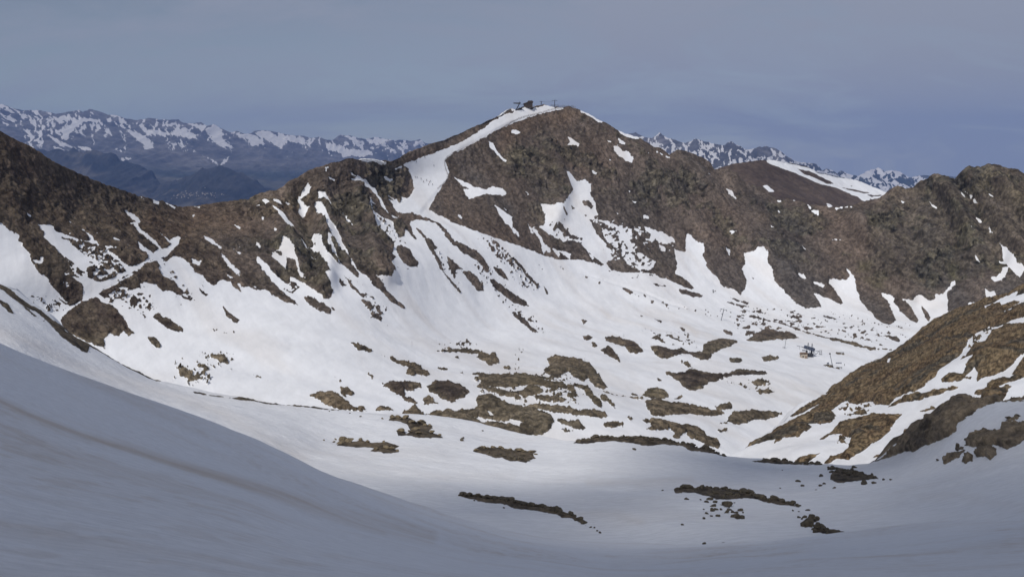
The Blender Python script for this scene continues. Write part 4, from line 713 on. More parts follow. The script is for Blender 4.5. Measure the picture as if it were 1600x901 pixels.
HZ.materials.append(hm_); hz = bpy.data.objects.new('haze', HZ); hz['kind'] = 'stuff'; C.objects.link(hz)

# --- unseen cloud added to shade the foreground, outline projected from the wanted shadow edge ----------------------------------
CLZ = max(2100.0, ztop + 500)
def to_cloud(v):
    k = (CLZ - v[2]) / SUN.z; return (v[0] + SUN.x * k, v[1] + SUN.y * k)
edge = [on(shelf, 420, 715) + Vector((0, -45, 0)), on(shelf, 560, 768), on(shelf, 640, 768), on(shelf, 720, 762), on(shelf, 800, 762), on(shelf, 900, 760), on(shelf, 990, 752), on(shelf, 1020, 730), on(shelf, 1020, 700), on(shelf, 1060, 693), on(shelf, 1130, 716), on(shelf, 1250, 723), on(shelf, 1362, 723), on(shelf, 1407, 688), on(shelf, 1450, 653), on(shelf, 1500, 628), on(shelf, 1600, 627)]
poly = [to_cloud(v + (Vector((0, 14, 0)) if i > 8 else Vector((0, 0, 0)))) for i, v in enumerate(edge)]
q = on(shelf, 1890, 610); poly += [to_cloud(q + Vector((60, 60, 0))), to_cloud(Vector((500, -300, 0))), to_cloud(Vector((-300, -320, 0))), to_cloud(Vector((-330, 0, 0))), to_cloud(on(near, -300, 460) + Vector((-60, 30, 0))), to_cloud(on(near, 0, 545) + Vector((0, 42, 0))), to_cloud(on(near, 200, 619) + Vector((0, 50, 0)))]
poly = np.array(poly)
gx = np.arange(poly[:, 0].min() - 30, poly[:, 0].max() + 30, 7.0); gy = np.arange(poly[:, 1].min() - 30, poly[:, 1].max() + 30, 7.0)
CX, CY = np.meshgrid(gx, gy)
d2 = np.full(CX.shape, 1e12); ins = np.zeros(CX.shape, bool)
for i in range(len(poly)):
    ax, ay = poly[i]; bx, by_ = poly[(i + 1) % len(poly)]; ex, ey = bx - ax, by_ - ay
    t = np.clip(((CX - ax) * ex + (CY - ay) * ey) / (ex * ex + ey * ey + 1e-9), 0, 1)
    d2 = np.minimum(d2, (CX - ax - t * ex) ** 2 + (CY - ay - t * ey) ** 2)
    if ay != by_: ins ^= ((ay > CY) != (by_ > CY)) & (CX < ex * (CY - ay) / (by_ - ay) + ax)
sdc = np.where(ins, 1, -1) * np.sqrt(d2) + 3.0 * fbm(CX / 30, CY / 30, o=3, seed=5)
inside = sdc > 0
lx = CX - SUN.x / SUN.z * (CLZ + 60)      # where a cell's shadow falls
ly = CY - SUN.y / SUN.z * (CLZ + 60); thin = np.clip((lx + 60) / 60, 0, 1) * np.clip((ly - 75) / 45, 0, 1) * np.clip((285 - ly) / 40, 0, 1); hole = rng.rand(*CX.shape) < 0.31 * thin     # holes and thinning added so sun leaks through and lightens the right-hand shade
th = np.sqrt(np.clip(sdc, 0, 90) / 90.0) * (1 - 0.97 * thin)
nz = fbm(CX / 70, CY / 70, o=4, seed=6)
zt = CLZ + th * (70 + 30 * nz); zb = CLZ - th * (14 + 6 * nz)
nr_, nc_ = CX.shape
kq = ~hole[:-1, :-1] & (inside[:-1, :-1] | inside[1:, :-1] | inside[:-1, 1:] | inside[1:, 1:])
idx = np.arange(nr_ * nc_).reshape(nr_, nc_)
Fq = np.stack([idx[:-1, :-1], idx[:-1, 1:], idx[1:, 1:], idx[1:, :-1]], -1)[kq]
bv = np.concatenate([np.stack([CX, CY, zt], -1).reshape(-1, 3), np.stack([CX, CY, zb], -1).reshape(-1, 3)])
tied = ~inside.reshape(-1)     # outside the outline top and bottom share the rim vertex
Fb = Fq[:, ::-1] + nr_ * nc_
Fb = np.where(tied[Fb - nr_ * nc_], Fb - nr_ * nc_, Fb)
allF = np.concatenate([Fq, Fb]); us = np.unique(allF); rm = np.zeros(len(bv), int); rm[us] = np.arange(len(us))
me = bpy.data.meshes.new('shade_cloud'); me.from_pydata(bv[us].tolist(), [], rm[allF].tolist())
for p_ in me.polygons: p_.use_smooth = True
cm = simple_mat('cloud_white', (0.9, 0.9, 0.92), 1.0, 0.03, 0.01); me.materials.append(cm)
o = bpy.data.objects.new('shade_cloud', me); o['kind'] = 'structure'; C.objects.link(o)
# ================================================================== things
def tag(o, label=None, cat=None, group=None):
    if label: o['label'] = label
    if cat: o['category'] = cat
    if group: o['group'] = group
    return o
def empty(name, loc, label, cat, group=None, rz=0.0):
    o = bpy.data.objects.new(name, None); o.location = loc; o.rotation_euler = (0, 0, rz); o.empty_display_size = 0.5
    C.objects.link(o); return tag(o, label, cat, group)
class MB:
    def __init__(s): s.v = []; s.f = []
    def box(s, c, d, rot=None):
        b = len(s.v); M = rot or Matrix.Identity(3); c = Vector(c)
        for x in (-.5, .5):
            for y in (-.5, .5):
                for z in (-.5, .5): s.v.append(c + M @ Vector((x * d[0], y * d[1], z * d[2])))
        s.f += [tuple(b + i for i in q) for q in ((0, 1, 3, 2), (4, 6, 7, 5), (0, 4, 5, 1), (2, 3, 7, 6), (0, 2, 6, 4), (1, 5, 7, 3))]; return s
    def tube(s, a, b_, r, r2=None, n=7):
        a = Vector(a); b_ = Vector(b_); r2 = r if r2 is None else r2; d = (b_ - a).normalized(); q = d.to_track_quat('Z', 'Y').to_matrix(); k = len(s.v)
        for p, rr in ((a, r), (b_, r2)):
            for i in range(n):
                t = 2 * math.pi * i / n; s.v.append(p + q @ Vector((math.cos(t) * rr, math.sin(t) * rr, 0)))
        for i in range(n): s.f.append((k + i, k + (i + 1) % n, k + n + (i + 1) % n, k + n + i))
        s.f.append(tuple(k + i for i in reversed(range(n)))); s.f.append(tuple(k + n + i for i in range(n))); return s
    def poly(s, pts, y0, y1):
        """outline in x,z pushed from y0 to y1"""
        k = len(s.v); n = len(pts)
        for y in (y0, y1):
            for x, z in pts: s.v.append(Vector((x, y, z)))
        s.f.append(tuple(k + i for i in range(n))); s.f.append(tuple(k + n + i for i in reversed(range(n))))
        for i in range(n): s.f.append((k + i, k + n + i, k + n + (i + 1) % n, k + (i + 1) % n))
        return s
    def build(s, name, mat, parent=None, bevel=0.0):
        me = bpy.data.meshes.new(name); me.from_pydata([tuple(p) for p in s.v], [], s.f)
        bm = bmesh.new(); bm.from_mesh(me); bmesh.ops.recalc_face_normals(bm, faces=bm.faces)
        if bevel: bmesh.ops.bevel(bm, geom=list(bm.edges), offset=bevel, segments=1, affect='EDGES')
        bm.to_mesh(me); bm.free(); me.materials.append(mat)
        o = bpy.data.objects.new(name, me); C.objects.link(o)
        if parent: o.parent = parent
        return o
def kids(o): return [c for c in bpy.data.objects if c.parent == o]
def copy_tree(o, parent=None):
    c = o.copy(); C.objects.link(c)
    if parent: c.parent = parent
    for k in o.children: copy_tree(k, c)
    return c

m_steel = simple_mat('galvanised_steel', (0.16, 0.17, 0.19), 0.55, 0.2, 1.5, 0.4)
m_dark = simple_mat('dark_steel', (0.030, 0.032, 0.040), 0.6, 0.25, 1.5, 0.2)
m_blue = simple_mat('blue_grey_paint', (0.065, 0.08, 0.125), 0.55, 0.25, 0.9)
m_beige = simple_mat('pale_render', (0.42, 0.36, 0.29), 0.85, 0.12, 1.3)
m_roofb = simple_mat('brown_roof', (0.20, 0.13, 0.09), 0.8, 0.25, 1.2)
m_wood = simple_mat('weathered_wood', (0.045, 0.032, 0.028), 0.85, 0.35, 1.1)
m_post = simple_mat('fence_wood', (0.11, 0.08, 0.06), 0.9, 0.3, 2.0)
m_glass = simple_mat('dark_glass', (0.03, 0.035, 0.04), 0.15, 0.1, 1.0)

# ---- boulders on the snow shelf -----------------------------------------
def rock_mat(name, a, b):
    m = bpy.data.materials.new(name); m.use_nodes = True; n = m.node_tree; L = n.links; bs = n.nodes['Principled BSDF']; bs.inputs['Roughness'].default_value = 0.9; bs.inputs['Specular IOR Level'].default_value = 0.2
    t = n.nodes.new('ShaderNodeTexCoord'); oi = n.nodes.new('ShaderNodeObjectInfo'); ad = n.nodes.new('ShaderNodeVectorMath'); ad.operation = 'ADD'
    L.new(t.outputs['Object'], ad.inputs[0]); L.new(oi.outputs['Location'], ad.inputs[1])
    q = n.nodes.new('ShaderNodeTexNoise'); q.inputs['Scale'].default_value = 2.2; q.inputs['Detail'].default_value = 6; L.new(ad.outputs[0], q.inputs['Vector'])
    r = n.nodes.new('ShaderNodeValToRGB'); r.color_ramp.elements[0].position = 0.35; r.color_ramp.elements[1].position = 0.66; r.color_ramp.elements[0].color = (*a, 1); r.color_ramp.elements[1].color = (*b, 1)
    L.new(q.outputs['Fac'], r.inputs[0]); L.new(r.outputs[0], bs.inputs['Base Color'])
    bp = n.nodes.new('ShaderNodeBump'); bp.inputs['Distance'].default_value = 0.12; L.new(q.outputs['Fac'], bp.inputs['Height']); L.new(bp.outputs[0], bs.inputs['Normal']); return m
m_rkd = rock_mat('dark_rock', (0.055, 0.048, 0.038), (0.135, 0.112, 0.078))
m_rkl = rock_mat('ochre_rock', (0.10, 0.082, 0.055), (0.24, 0.19, 0.12))
def rock_mesh(i, mat):
    bm = bmesh.new(); bmesh.ops.create_icosphere(bm, subdivisions=3, radius=1.0)
    V = np.array([v.co[:] for v in bm.verts]); o = i * 13.7
    rr = np.random.RandomState(i + 50)
    # knock flat facets off the ball, then roughen it
    for _ in range(11):
        nn = rr.normal(size=3); nn /= np.linalg.norm(nn); h = rr.uniform(0.5, 0.85)
        dd = V @ nn - h; V = V - np.where(dd > 0, dd, 0)[:, None] * nn
    k = 1 + 0.16 * fbm(V[:, 0] * 1.6 + o, V[:, 1] * 1.6, V[:, 2] * 1.6, 3, i) + 0.05 * fbm(V[:, 0] * 6 + o, V[:, 1] * 6, V[:, 2] * 6, 2, i)
    V = V * k[:, None] * np.array((1.25, 1.0, 0.75))
    for v, c in zip(bm.verts, V): v.co = c
    me = bpy.data.meshes.new('boulder'); bm.to_mesh(me); bm.free(); me.materials.append(mat); return me
RK = [rock_mesh(i, m_rkd) for i in range(5)]; RL = [rock_mesh(i + 9, m_rkl) for i in range(4)]
def boulder(px, py, size, label, group, sh=None, light=False, flat=1.0, name='boulder'):
    v = on(sh or shelf, px, py)
    me = random.choice(RL if light else RK)
    o = bpy.data.objects.new(name, me); C.objects.link(o)
    s = size * 0.5; o.scale = (s * random.uniform(.85, 1.3), s * random.uniform(.8, 1.1), s * random.uniform(.75, 1.05) * flat)
    o.rotation_euler = (random.uniform(-.35, .35), random.uniform(-.35, .35), random.uniform(0, 6.28))
    o.location = v + Vector((0, 0, s * 0.30)); return tag(o, label, 'boulder', group)
def along(fr, txt, n, w, smin, smax, label, group, light=False, sh=None, flat=1.0):
    q = PT(fr, txt); L = np.r_[0, np.cumsum(np.hypot(*np.diff(q, axis=0).T))]
    for i in range(n):
        t = (i + random.uniform(0.1, 0.9)) / n * L[-1]
        sz = random.uniform(smin, smax) * (1.5 if random.random() < .12 else 1); u = t / L[-1]
        wd = 'small' if sz < smin + .35 * (smax - smin) else 'large' if sz > smax else 'mid-sized'
        pos = ('at its left end', 'left of its middle', 'in its middle', 'right of its middle', 'at its right end')[min(4, int(u * 5))]
        boulder(np.interp(t, L, q[:, 0]), np.interp(t, L, q[:, 1]) + random.uniform(-w, w), sz, wd + ' ' + label + ', ' + pos, group, sh, light, flat)
along('y3', "400,762 450,750 530,737 640,738 800,742 950,758 1080,785 1200,818 1335,862", 58, 1.3, 0.8, 1.9, "dark boulder in the long curved rock band", "boulders of the curved crest band")
along('v3', "90,285 200,300 330,312 470,330 600,360 760,380 900,420 960,450 1040,465 1090,485 1145,515", 50, 0.9, 0.7, 1.5, "dark boulder in the isolated straight rock band", "boulders of the isolated dark band")
for q in ("1185,543", "1222,543", "1240,575", "1268,600", "220,330", "466,374"):
    p = PT('v3', q)[0]; boulder(*p, 0.55, "tiny dark stone on the snow at the tip of the isolated rock band", "stones around the isolated dark band")
along('v4', "130,280 200,270 260,262 310,275 380,280 450,275 540,280 600,300 700,320 800,345 900,368 1000,385 1100,402 1170,415", 52, 0.9, 0.7, 1.6, "dark boulder in the band capping the snow hump", "boulders capping the snow hump")
for q, s in (("230,362", .9), ("345,360", .5), ("395,384", .9), ("425,352", 1.2), ("467,380", 1.0), ("552,383", .8), ("450,412", .9), ("440,440", 1.2), ("472,432", .7), ("393,468", .7), ("515,437", .6), ("545,405", 1.4), ("578,412", 1.5), ("562,463", 1.1), ("590,440", .8), ("612,462", .9), ("640,466", .7), ("672,453", .9), ("700,465", .5), ("432,491", .5), ("490,491", .7), ("372,514", .7), ("630,508", 1.2), ("660,516", 1.0), ("692,518", 1.1), ("372,425", .4), ("30,289", .5), ("197,598", .5), ("630,378", .4), ("470,318", 1.5), ("415,325", 1.4), ("590,330", 1.6), ("540,350", 1.3), ("660,345", 1.0)):
    p = PT('v4', q)[0]; boulder(*p, s * 1.15, ("small" if s < .8 else "large" if s > 1.2 else "mid-sized") + " dark rock on the snow below the hump's rock band, " + ("on the left" if p[0] < 1105 else "in the middle" if p[0] < 1130 else "on the right"), "rocks scattered below the snow hump")
p = PT('v4', "377,765")[0]; boulder(*p, 0.8, "lone small dark rock low on the shaded snow, left one of the lowest pair", "lowest pair of rocks")
p = PT('v4', "550,752")[0]; boulder(*p, 0.7, "lone small dark rock low on the shaded snow, right one of the lowest pair", "lowest pair of rocks")
for q, s in (("1165,503", .7), ("1210,505", 1.0), ("1190,520", .6), ("1270,545", 1.9), ("1300,552", 1.3), ("1330,583", 1.0), ("1355,590", .6), ("1305,603", .8), ("1300,640", 1.1), ("1330,628", 1.4), ("1365,628", 1.5), ("1400,640", .9), ("1425,668", 1.2), ("1440,645", 1.5), ("1470,655", 1.8), ("1495,668", 1.5), ("1492,690", 1.2), ("1290,618", 1.0), ("1235,440", .8), ("1112,442", .5), ("1162,455", .4)):
    p = PT('v4', q)[0]; boulder(*p, s, "dark rock in the short diagonal string of rocks on the lower right snow", "rocks of the diagonal string")
p = PT('v4', "1242,588")[0]; boulder(*p, 2.3, "largest pointed black boulder in the short diagonal string of rocks", "rocks of the diagonal string")
for i in range(34):
    t = random.random(); x = 375 + 300 * t; y = 520 + 60 * t + random.uniform(-14, 26) * (1 - t * .6)
    p = PT('y4', f"{x},{y}")[0]; boulder(*p, random.uniform(.9, 2.0), "dark blocky rock in the compact boulder pile on the right crest, " + ("left part" if x < 480 else "middle" if x < 580 else "right part") + (", upper side" if y < 545 else ", lower side"), "boulder pile on the right crest")
for q, s in (("330,572", 1.4), ("325,622", 1.2), ("350,610", 1.0), ("185,600", 1.3), ("215,621", 1.2), ("297,645", .7), ("415,652", .9), ("600,610", 2.0), ("660,612", 1.3), ("720,592", .9), ("770,598", .7), ("78,634", .5), ("90,538", .5), ("540,518", 1.6)):
    p = PT('y4', q)[0]; boulder(*p, s, "single dark rock on the snow around the compact boulder pile", "loose rocks round the boulder pile")
along('y4', "10,486 60,484 120,488 180,492 250,492 340,500", 22, 0.6, 0.8, 1.7, "dark rock in the thin shelf edge band", "rocks on the thin shelf edge band", flat=.8)
for q, s in (("850,632", 3.2), ("890,630", 2.6), ("935,632", 2.8), ("975,655", 3.0), ("1030,660", 3.6), ("1060,668", 2.4), ("1000,690", 2.4), ("905,700", 3.0), ("960,705", 1.8), ("1015,712", 2.2), ("1090,665", 1.7), ("1100,705", 2.0), ("1150,715", 1.6), ("790,636", 1.0)):
    p = PT('y2', q)[0]; boulder(*p, s, ("big " if s > 2.7 else "mid-sized " if s > 1.9 else "small ") + "ochre boulder of the upper sunlit rock group on the snow shelf, " + ("left part" if p[0] < 645 else "right part"), "ochre boulders of the upper group", light=True, flat=.8)
for q, s in (("545,735", 3.0), ("585,742", 2.6), ("530,755", 2.0), ("500,728", 1.0), ("490,742", 1.2), ("655,735", 1.8), ("700,748", 1.5), ("800,752", 1.5), ("750,785", 1.8), ("810,780", 2.4), ("850,790", 2.0), ("885,805", 1.2), ("425,737", .8)):
    p = PT('y2', q)[0]; boulder(*p, s, ("big " if s > 2.3 else "mid-sized " if s > 1.4 else "small ") + "ochre boulder of the lower sunlit rock group on the snow shelf, " + ("left part" if p[0] < 560 else "right part"), "ochre boulders of the lower group", light=True, flat=.75)
along('y2', "1370,798 1410,785 1500,788 1600,806 1690,815 1750,825", 16, 1.0, 0.9, 2.0, "brown rock on the flat brown outcrop", "rocks on the flat brown outcrop", light=True, flat=.7)
along('y2', "1450,828 1540,842 1640,862 1710,868", 11, 1.0, 0.9, 1.9, "dark rock along the flat brown outcrop's lower edge", "rocks on the flat brown outcrop", flat=.8)
for q, s in (("1290,732", 1.7), ("1285,748", 1.8)):
    p = PT('y2', q)[0]; boulder(*p, s, "small dark rock of the pair between the ochre boulders and the flat brown outcrop", "pair of small rocks", flat=.6)
for q, s in (("460,575", .7), ("587,595", .7), ("650,620", .8), ("1420,680", 1.0), ("765,800", 1.5)):
    p = PT('y2' if q != "765,800" else 'y3', q)[0]; boulder(*p, s, ("small" if s < .75 else "large" if s > 1.2 else "mid-sized") + " stone alone on open snow of the shelf, " + ("by the crest" if p[1] < 650 else "away from the crest"), "lone stones on the open shelf")
for q, s in (("1510,235", 1.4), ("1565,218", 1.6), ("1260,368", 1.7), ("1200,418", 1.8), ("1065,487", .8)):
    p = PT('y4', q)[0]; boulder(*p, s, "dark stone beside the outcrops on the shaded slope at the right edge", "stones by the right edge outcrops")

# ---- chairlift valley station ---------------------------------------------
def frame_at(px, py, sh=None): return on(sh or bowl, px, py)
U6 = 0.0465                        # metres per pixel of the enlarged valley station view
g = frame_at(1262, 555)
st = empty('chairlift_station', g, "dark blue chairlift station with two pointed steel frames in the snow bowl", "chairlift station")
def k6(x, y, d=0.0): return Vector(((x - 707) * U6, d, (513 - y) * U6))
for i, (ax, ay, lx, rx, ly, d) in enumerate(((702, 255, 660, 735, 400, -1.6), (790, 280, 762, 835, 440, 1.6))):
    m = MB(); m.tube(k6(ax, ay, d), k6(lx, ly + 80, d), .2); m.tube(k6(ax, ay, d), k6(rx, ly + 80, d), .2); m.tube(k6((ax + lx) / 2, (ay + ly + 80) / 2, d), k6((ax + rx) / 2, (ay + ly + 80) / 2, d), .14)
    m.build('support_frame', m_steel, st)
m = MB(); rt = Matrix.Rotation(R(17), 3, 'Y'); m.box(k6(735, 362, 0), (8.4, 3.4, 2.6), rt); hs2 = m.build('drive_housing', m_blue, st, .25)
m = MB()
for t in (-3.2, -1.1, 1.1, 3.2): m.box(k6(735, 362, 0) + rt @ Vector((t, -1.75, .1)), (.25, .12, 2.3), rt)
m.build('rib', m_dark, hs2)
m = MB(); m.tube(k6(645, 345), k6(515, 318), .16); m.tube(k6(645, 362), k6(590, 330), .14); m.tube(k6(560, 326), k6(568, 392), .08); m.build('boom', m_dark, st)
m = MB(); m.tube(k6(830, 400), k6(903, 412), .16); m.tube(k6(903, 412), k6(850, 472), .16); m.tube(k6(850, 472), k6(818, 420), .16); m.build('brace', m_dark, st)
for x in (690, 775): m = MB(); m.box(k6(x, 455), (1.1, 1.6, 5.2)); m.build('column', m_dark, st)
m = MB(); m.tube(k6(640, 395, -0.1), k6(640, 402, -0.1), 1.5, n=16); m.build('bullwheel', m_steel, st)
m = MB(); m.box(k6(735, 478, 0.8), (6.2, 3.4, 2.2)); m.build('equipment_box', m_dark, st, .1)
hut = empty('hut', g + Vector((-4.6, -5.0, -0.6)), "small pale hut with brown roof in front of the chairlift station", "hut")
m = MB(); m.box((0, 0, 2.0), (5.0, 3.6, 4.0)); wl = m.build('wall', m_beige, hut)
m = MB(); m.poly([(-2.9, 3.6), (-2.2, 4.8), (2.2, 4.8), (2.95, 3.7), (2.95, 4.0), (2.3, 5.05), (-2.3, 5.05), (-2.95, 3.9)], -2.1, 2.1); m.build('roof', m_roofb, hut)
m = MB(); m.box((1.3, -1.83, 1.4), (1.3, .08, 2.6)); m.build('door', m_roofb, hut)
m = MB(); m.box((-0.9, -1.83, 2.2), (1.2, .08, 1.0)); m.build('window', m_glass, hut)
# rack of shelves right of the station
v = frame_at(1282.5, 553.5); rk = empty('rack', v, "small dark rack of shelves standing in snow just right of the chairlift station", "rack")
m = MB(); m.tube((-.8, 0, -.3), (-.8, 0, 3.6), .1); m.tube((.8, 0, -.3), (.8, 0, 3.6), .1); m.build('post', m_dark, rk)
for z in (0.4, 1.9, 3.4): m = MB(); m.box((0, 0, z), (2.2, .9, .22)); m.build('shelf', m_dark, rk)
# pylons and masts
def tpylon(px, py, h, lean, arm, label, tilt=0.0, sh=None, group=None, pm=None):
    v = frame_at(px, py, sh); r = empty('lift_pylon', v, label, "lift pylon", group)
    top = Vector((lean, 0, h)); rt = Matrix.Rotation(tilt, 3, 'Y')
    m = MB(); m.tube((0, 0, -1), top, .34, .26, 9); m.build('pole', pm or m_steel, r)
    m = MB(); m.box(top, (arm, .35, .3), rt); m.build('crossarm', m_dark, r)
    for s in (-1, 1):
        e = top + rt @ Vector((s * arm * .46, 0, 0)); m = MB(); m.box(e - Vector((0, 0, .35)), (.3, 2.4, .3)); 
        for q in (-.9, -.3, .3, .9): m.tube(e + Vector((-.15, q, -.55)), e + Vector((.15, q, -.55)), .22)
        m.build('sheave_assembly', m_dark, r)
    m = MB(); m.tube(top, top + Vector((.2, 0, 1.2)), .09); m.tube(top + Vector((-.5, 0, 1.1)), top + Vector((.9, 0, 1.3)), .07); m.build('lifting_frame', m_dark, r)
    m = MB(); m.tube((.45, 0, 0), top + Vector((.32, 0, -.4)), .04, n=4); m.build('ladder', m_dark, r)
    return r
tpylon(1126.6, 498, 10.5, 2.4, 5.8, "lift pylon with tilted crossarm alone on the upper snow bowl, left of the station", R(12))
v = frame_at(1226, 543); r = empty('pole', v, "slim dark pole on the snow between the khaki outcrop and the station", "pole"); m = MB(); m.tube((0, 0, -.6), (.9, 0, 7.8), .2, .16); m.build('mast', m_steel, r); m = MB(); m.box((-.5, 0, .9), (2.4, .5, .25)); m.build('arm', m_dark, r); m = MB(); m.box((.9, 0, 7.9), (.5, .5, .7)); m.build('cap', m_dark, r)
v = frame_at(1302, 569); r = empty('mast', v, "pale leaning mast topped by a box, on a brown mound right of the station", "mast"); m = MB(); m.tube((0, 0, -.6), (-2.7, 0, 10.2), .28, .2); m.build('pole', m_steel, r); m = MB(); m.box((-2.75, 0, 10.3), (1.0, .7, 1.0)); m.build('box', m_dark, r); m = MB(); m.tube((0, 0, .6), (-4.2, .3, 2.6), .12); m.build('stay', m_steel, r)
v = frame_at(1294, 569); r = empty('snow_gun', v, "small dark snow gun standing on the brown mound left of the leaning mast", "snow gun"); m = MB(); m.tube((0, 0, -.3), (0, 0, 1.5), .25, .15); m.build('stand', m_dark, r); m = MB(); m.tube((-.7, 0, 1.7), (.6, 0, 2.1), .55, .45, 12); m.build('barrel', m_blue, r)
v = frame_at(1114.5, 457); r = empty('pole', v, "tiny dark pole on the snow high above the pylon, under the scree wedge", "pole"); m = MB(); m.tube((0, 0, -.4), (.3, 0, 3.0), .3, .22); m.build('mast', m_dark, r); m = MB(); m.box((.2, 0, 2.8), (1.0, .5, .7)); m.build('cap', m_dark, r)
for (x, y, ln, lb, mt) in ((1313, 552.5, 6.0, "dark low barrier lying on the snow right of the leaning mast's top", m_dark), (1312.5, 571.8, 4.6, "dark low barrier on the snow at the foot of the leaning mast", m_dark), (1311, 565.3, 4.6, "bluish low barrier on the snow between the mast and the standing person", m_blue)):
    v = frame_at(x, y); r = empty('barrier', v, lb, "barrier"); m = MB(); m.box((0, 0, .7), (ln, .25, .5)); m.build('rail', mt, r)
    for s in (-.42, 0, .42): m = MB(); m.box((ln * s, 0, .4), (.2, .3, 1.1)); m.build('post', mt, r)

# ---- summit: top station, hut, pylons -------------------------------------
U5 = 0.0627
g = frame_at(806.5, 172); ts = empty('chairlift_station', g, "dark summit station with slanting mast and long crossbeam, leftmost on the summit", "chairlift station")
def k5(x, y, d=0.0): return Vector(((x - 300) * U5, d, (352 - y) * U5))
m = MB(); m.tube(k5(296, 362), k5(372, 235), .55, .42, 9); m.build('mast', m_dark, ts)
m = MB(); m.box(k5(325, 236), (7.6, 1.2, 1.1), Matrix.Rotation(R(-1), 3, 'Y')); m.tube(k5(270, 232), k5(262, 218), .14); bm_ = m.build('crossbeam', m_dark, ts)
m = MB(); m.tube(k5(366, 240), k5(366, 208), .3, .25); m.build('motor', m_dark, ts)
m = MB(); m.tube(k5(372, 255), k5(435, 258), .12); m.build('boom', m_dark, ts)
m = MB(); m.tube(k5(345, 285), k5(375, 318), .16); m.tube(k5(318, 320), k5(375, 318), .13); m.build('brace', m_dark, ts)
m = MB(); m.tube(k5(338, 245), k5(338, 251), 1.6, n=16); m.build('bullwheel', m_steel, ts)
g = frame_at(825.5, 166.5) + Vector((0, 0, .9)); hb = empty('mountain_hut', g, "dark wooden summit hut with sloping roof beside the slanting lift mast", "hut")
def k5b(x, y): return ((x - 518) * U5, (285 - y) * U5)
m = MB(); m.poly([k5b(440, 322), k5b(440, 262), k5b(505, 232), k5b(590, 232), k5b(590, 322)], -3, 3); m.build('wall', m_wood, hb)
m = MB(); m.poly([k5b(426, 268), k5b(430, 250), k5b(500, 226), k5b(512, 202), k5b(580, 200), k5b(602, 216), k5b(600, 236), k5b(508, 236)], -3.5, 3.5); m.build('roof', m_wood, hb)
m = MB(); m.box((2.0, -3.05, 1.4), (1.4, .1, 1.2)); m.build('window', m_glass, hb)
m = MB(); m.box((-.8, -3.05, 1.2), (1.1, .1, 2.2)); m.build('door', m_dark, hb)
g = frame_at(846.5, 165.5); r = empty('lift_pylon', g, "short lift pylon on two splayed legs in the middle of the summit", "lift pylon")
m = MB(); m.tube((-.5, 0, -.5), (-.3, 0, 4.3), .25, .2); m.build('leg', m_dark, r); m = MB(); m.tube((.9, 0, -.5), (0, 0, 4.0), .22, .18); m.build('leg', m_dark, r)
m = MB(); m.box((-.3, 0, 4.4), (3.2, .4, .4)); m.build('crossarm', m_dark, r)
tpylon(865.5, 167, 7.0, .5, 5.2, "tall lift pylon with wide crossarm, rightmost on the summit next to the fence", 0.0, pm=m_dark)
m = MB(); a = frame_at(846.5, 165.5) + Vector((1, 0, 4.3)); b_ = frame_at(865.5, 167) + Vector((-2, 0, 6.2)); p0 = a
for i in range(1, 9):
    t = i / 8; p1 = a.lerp(b_, t) - Vector((0, 0, .5 * math.sin(math.pi * t))); m.tube(p0, p1, .07, n=5); p0 = p1
tag(m.build('cable', m_dark), "thin cable strung between the two right summit pylons", "cable")

# ---- fences ------------------------------------------------------------------
def fence(fr, txt, n, h, label, rails=2, back=0.0, net=True):
    q = PT(fr, txt); L = np.r_[0, np.cumsum(np.hypot(*np.diff(q, axis=0).T))]
    pts = [frame_at(np.interp(t, L, q[:, 0]), np.interp(t, L, q[:, 1])) + Vector((0, back, 0)) for t in np.linspace(0, L[-1], n)]
    r = empty('fence', pts[0], label, "fence"); o0 = pts[0]; pm = None
    for p in pts:
        if pm is None:
            m = MB(); m.tube((0, 0, -.4), (0, 0, h), .13, .11, 6); pm = m.build('post', m_post, r); o = pm
        else: o = pm.copy(); C.objects.link(o); o.parent = r
        o.location = p - o0 + Vector((random.uniform(-.1, .1), 0, random.uniform(-.15, .15)))
    m = MB()
    for a, b_ in zip(pts[:-1], pts[1:]):
        for k in range(rails): 
            z = Vector((0, 0, h * (.35 + .55 * k / max(1, rails - 1)))); m.tube(a - o0 + z, b_ - o0 + z, .055, n=4)
        if net:
            nn = max(2, int((b_ - a).length / .5))
            for j in range(1, nn): c = a.lerp(b_, j / nn) - o0; m.tube(c + Vector((0, 0, .15)), c + Vector((0, 0, h * .92)), .035, n=4)
    m.build('rail', m_post, r)
PN = "1560,207 1600,232 1560,250"
fence('p', "861,166.5 866,166.5 872,167 880,168 888,169 898,171", 22, 2.3, "wooden fence along the skyline right of the summit pylons")
fence('p', "884,168.5 868,171 858,173 848,176.5 833,180 815,184.5 802,190 790,197 775,206 760,214.5 740,225 725,232.5 712,238.5 702,244 696,249.5", 92, 1.7, "long snow fence of dark posts following the lower edge of the piste", 2, 0, False)
fence('p', "695,251 694.5,258 697,266 700.5,275 698,282 692,288 684,295", 30, 1.3, "low snow fence around the bend on the right edge of the piste", 2, 0, False)
fence('p', "627,254.5 636,251 644,248 655,244.5 668,240 685,235 700,231.5", 30, 1.3, "snow fence along the upper left edge of the piste below the brown slope", 2, 0, False)

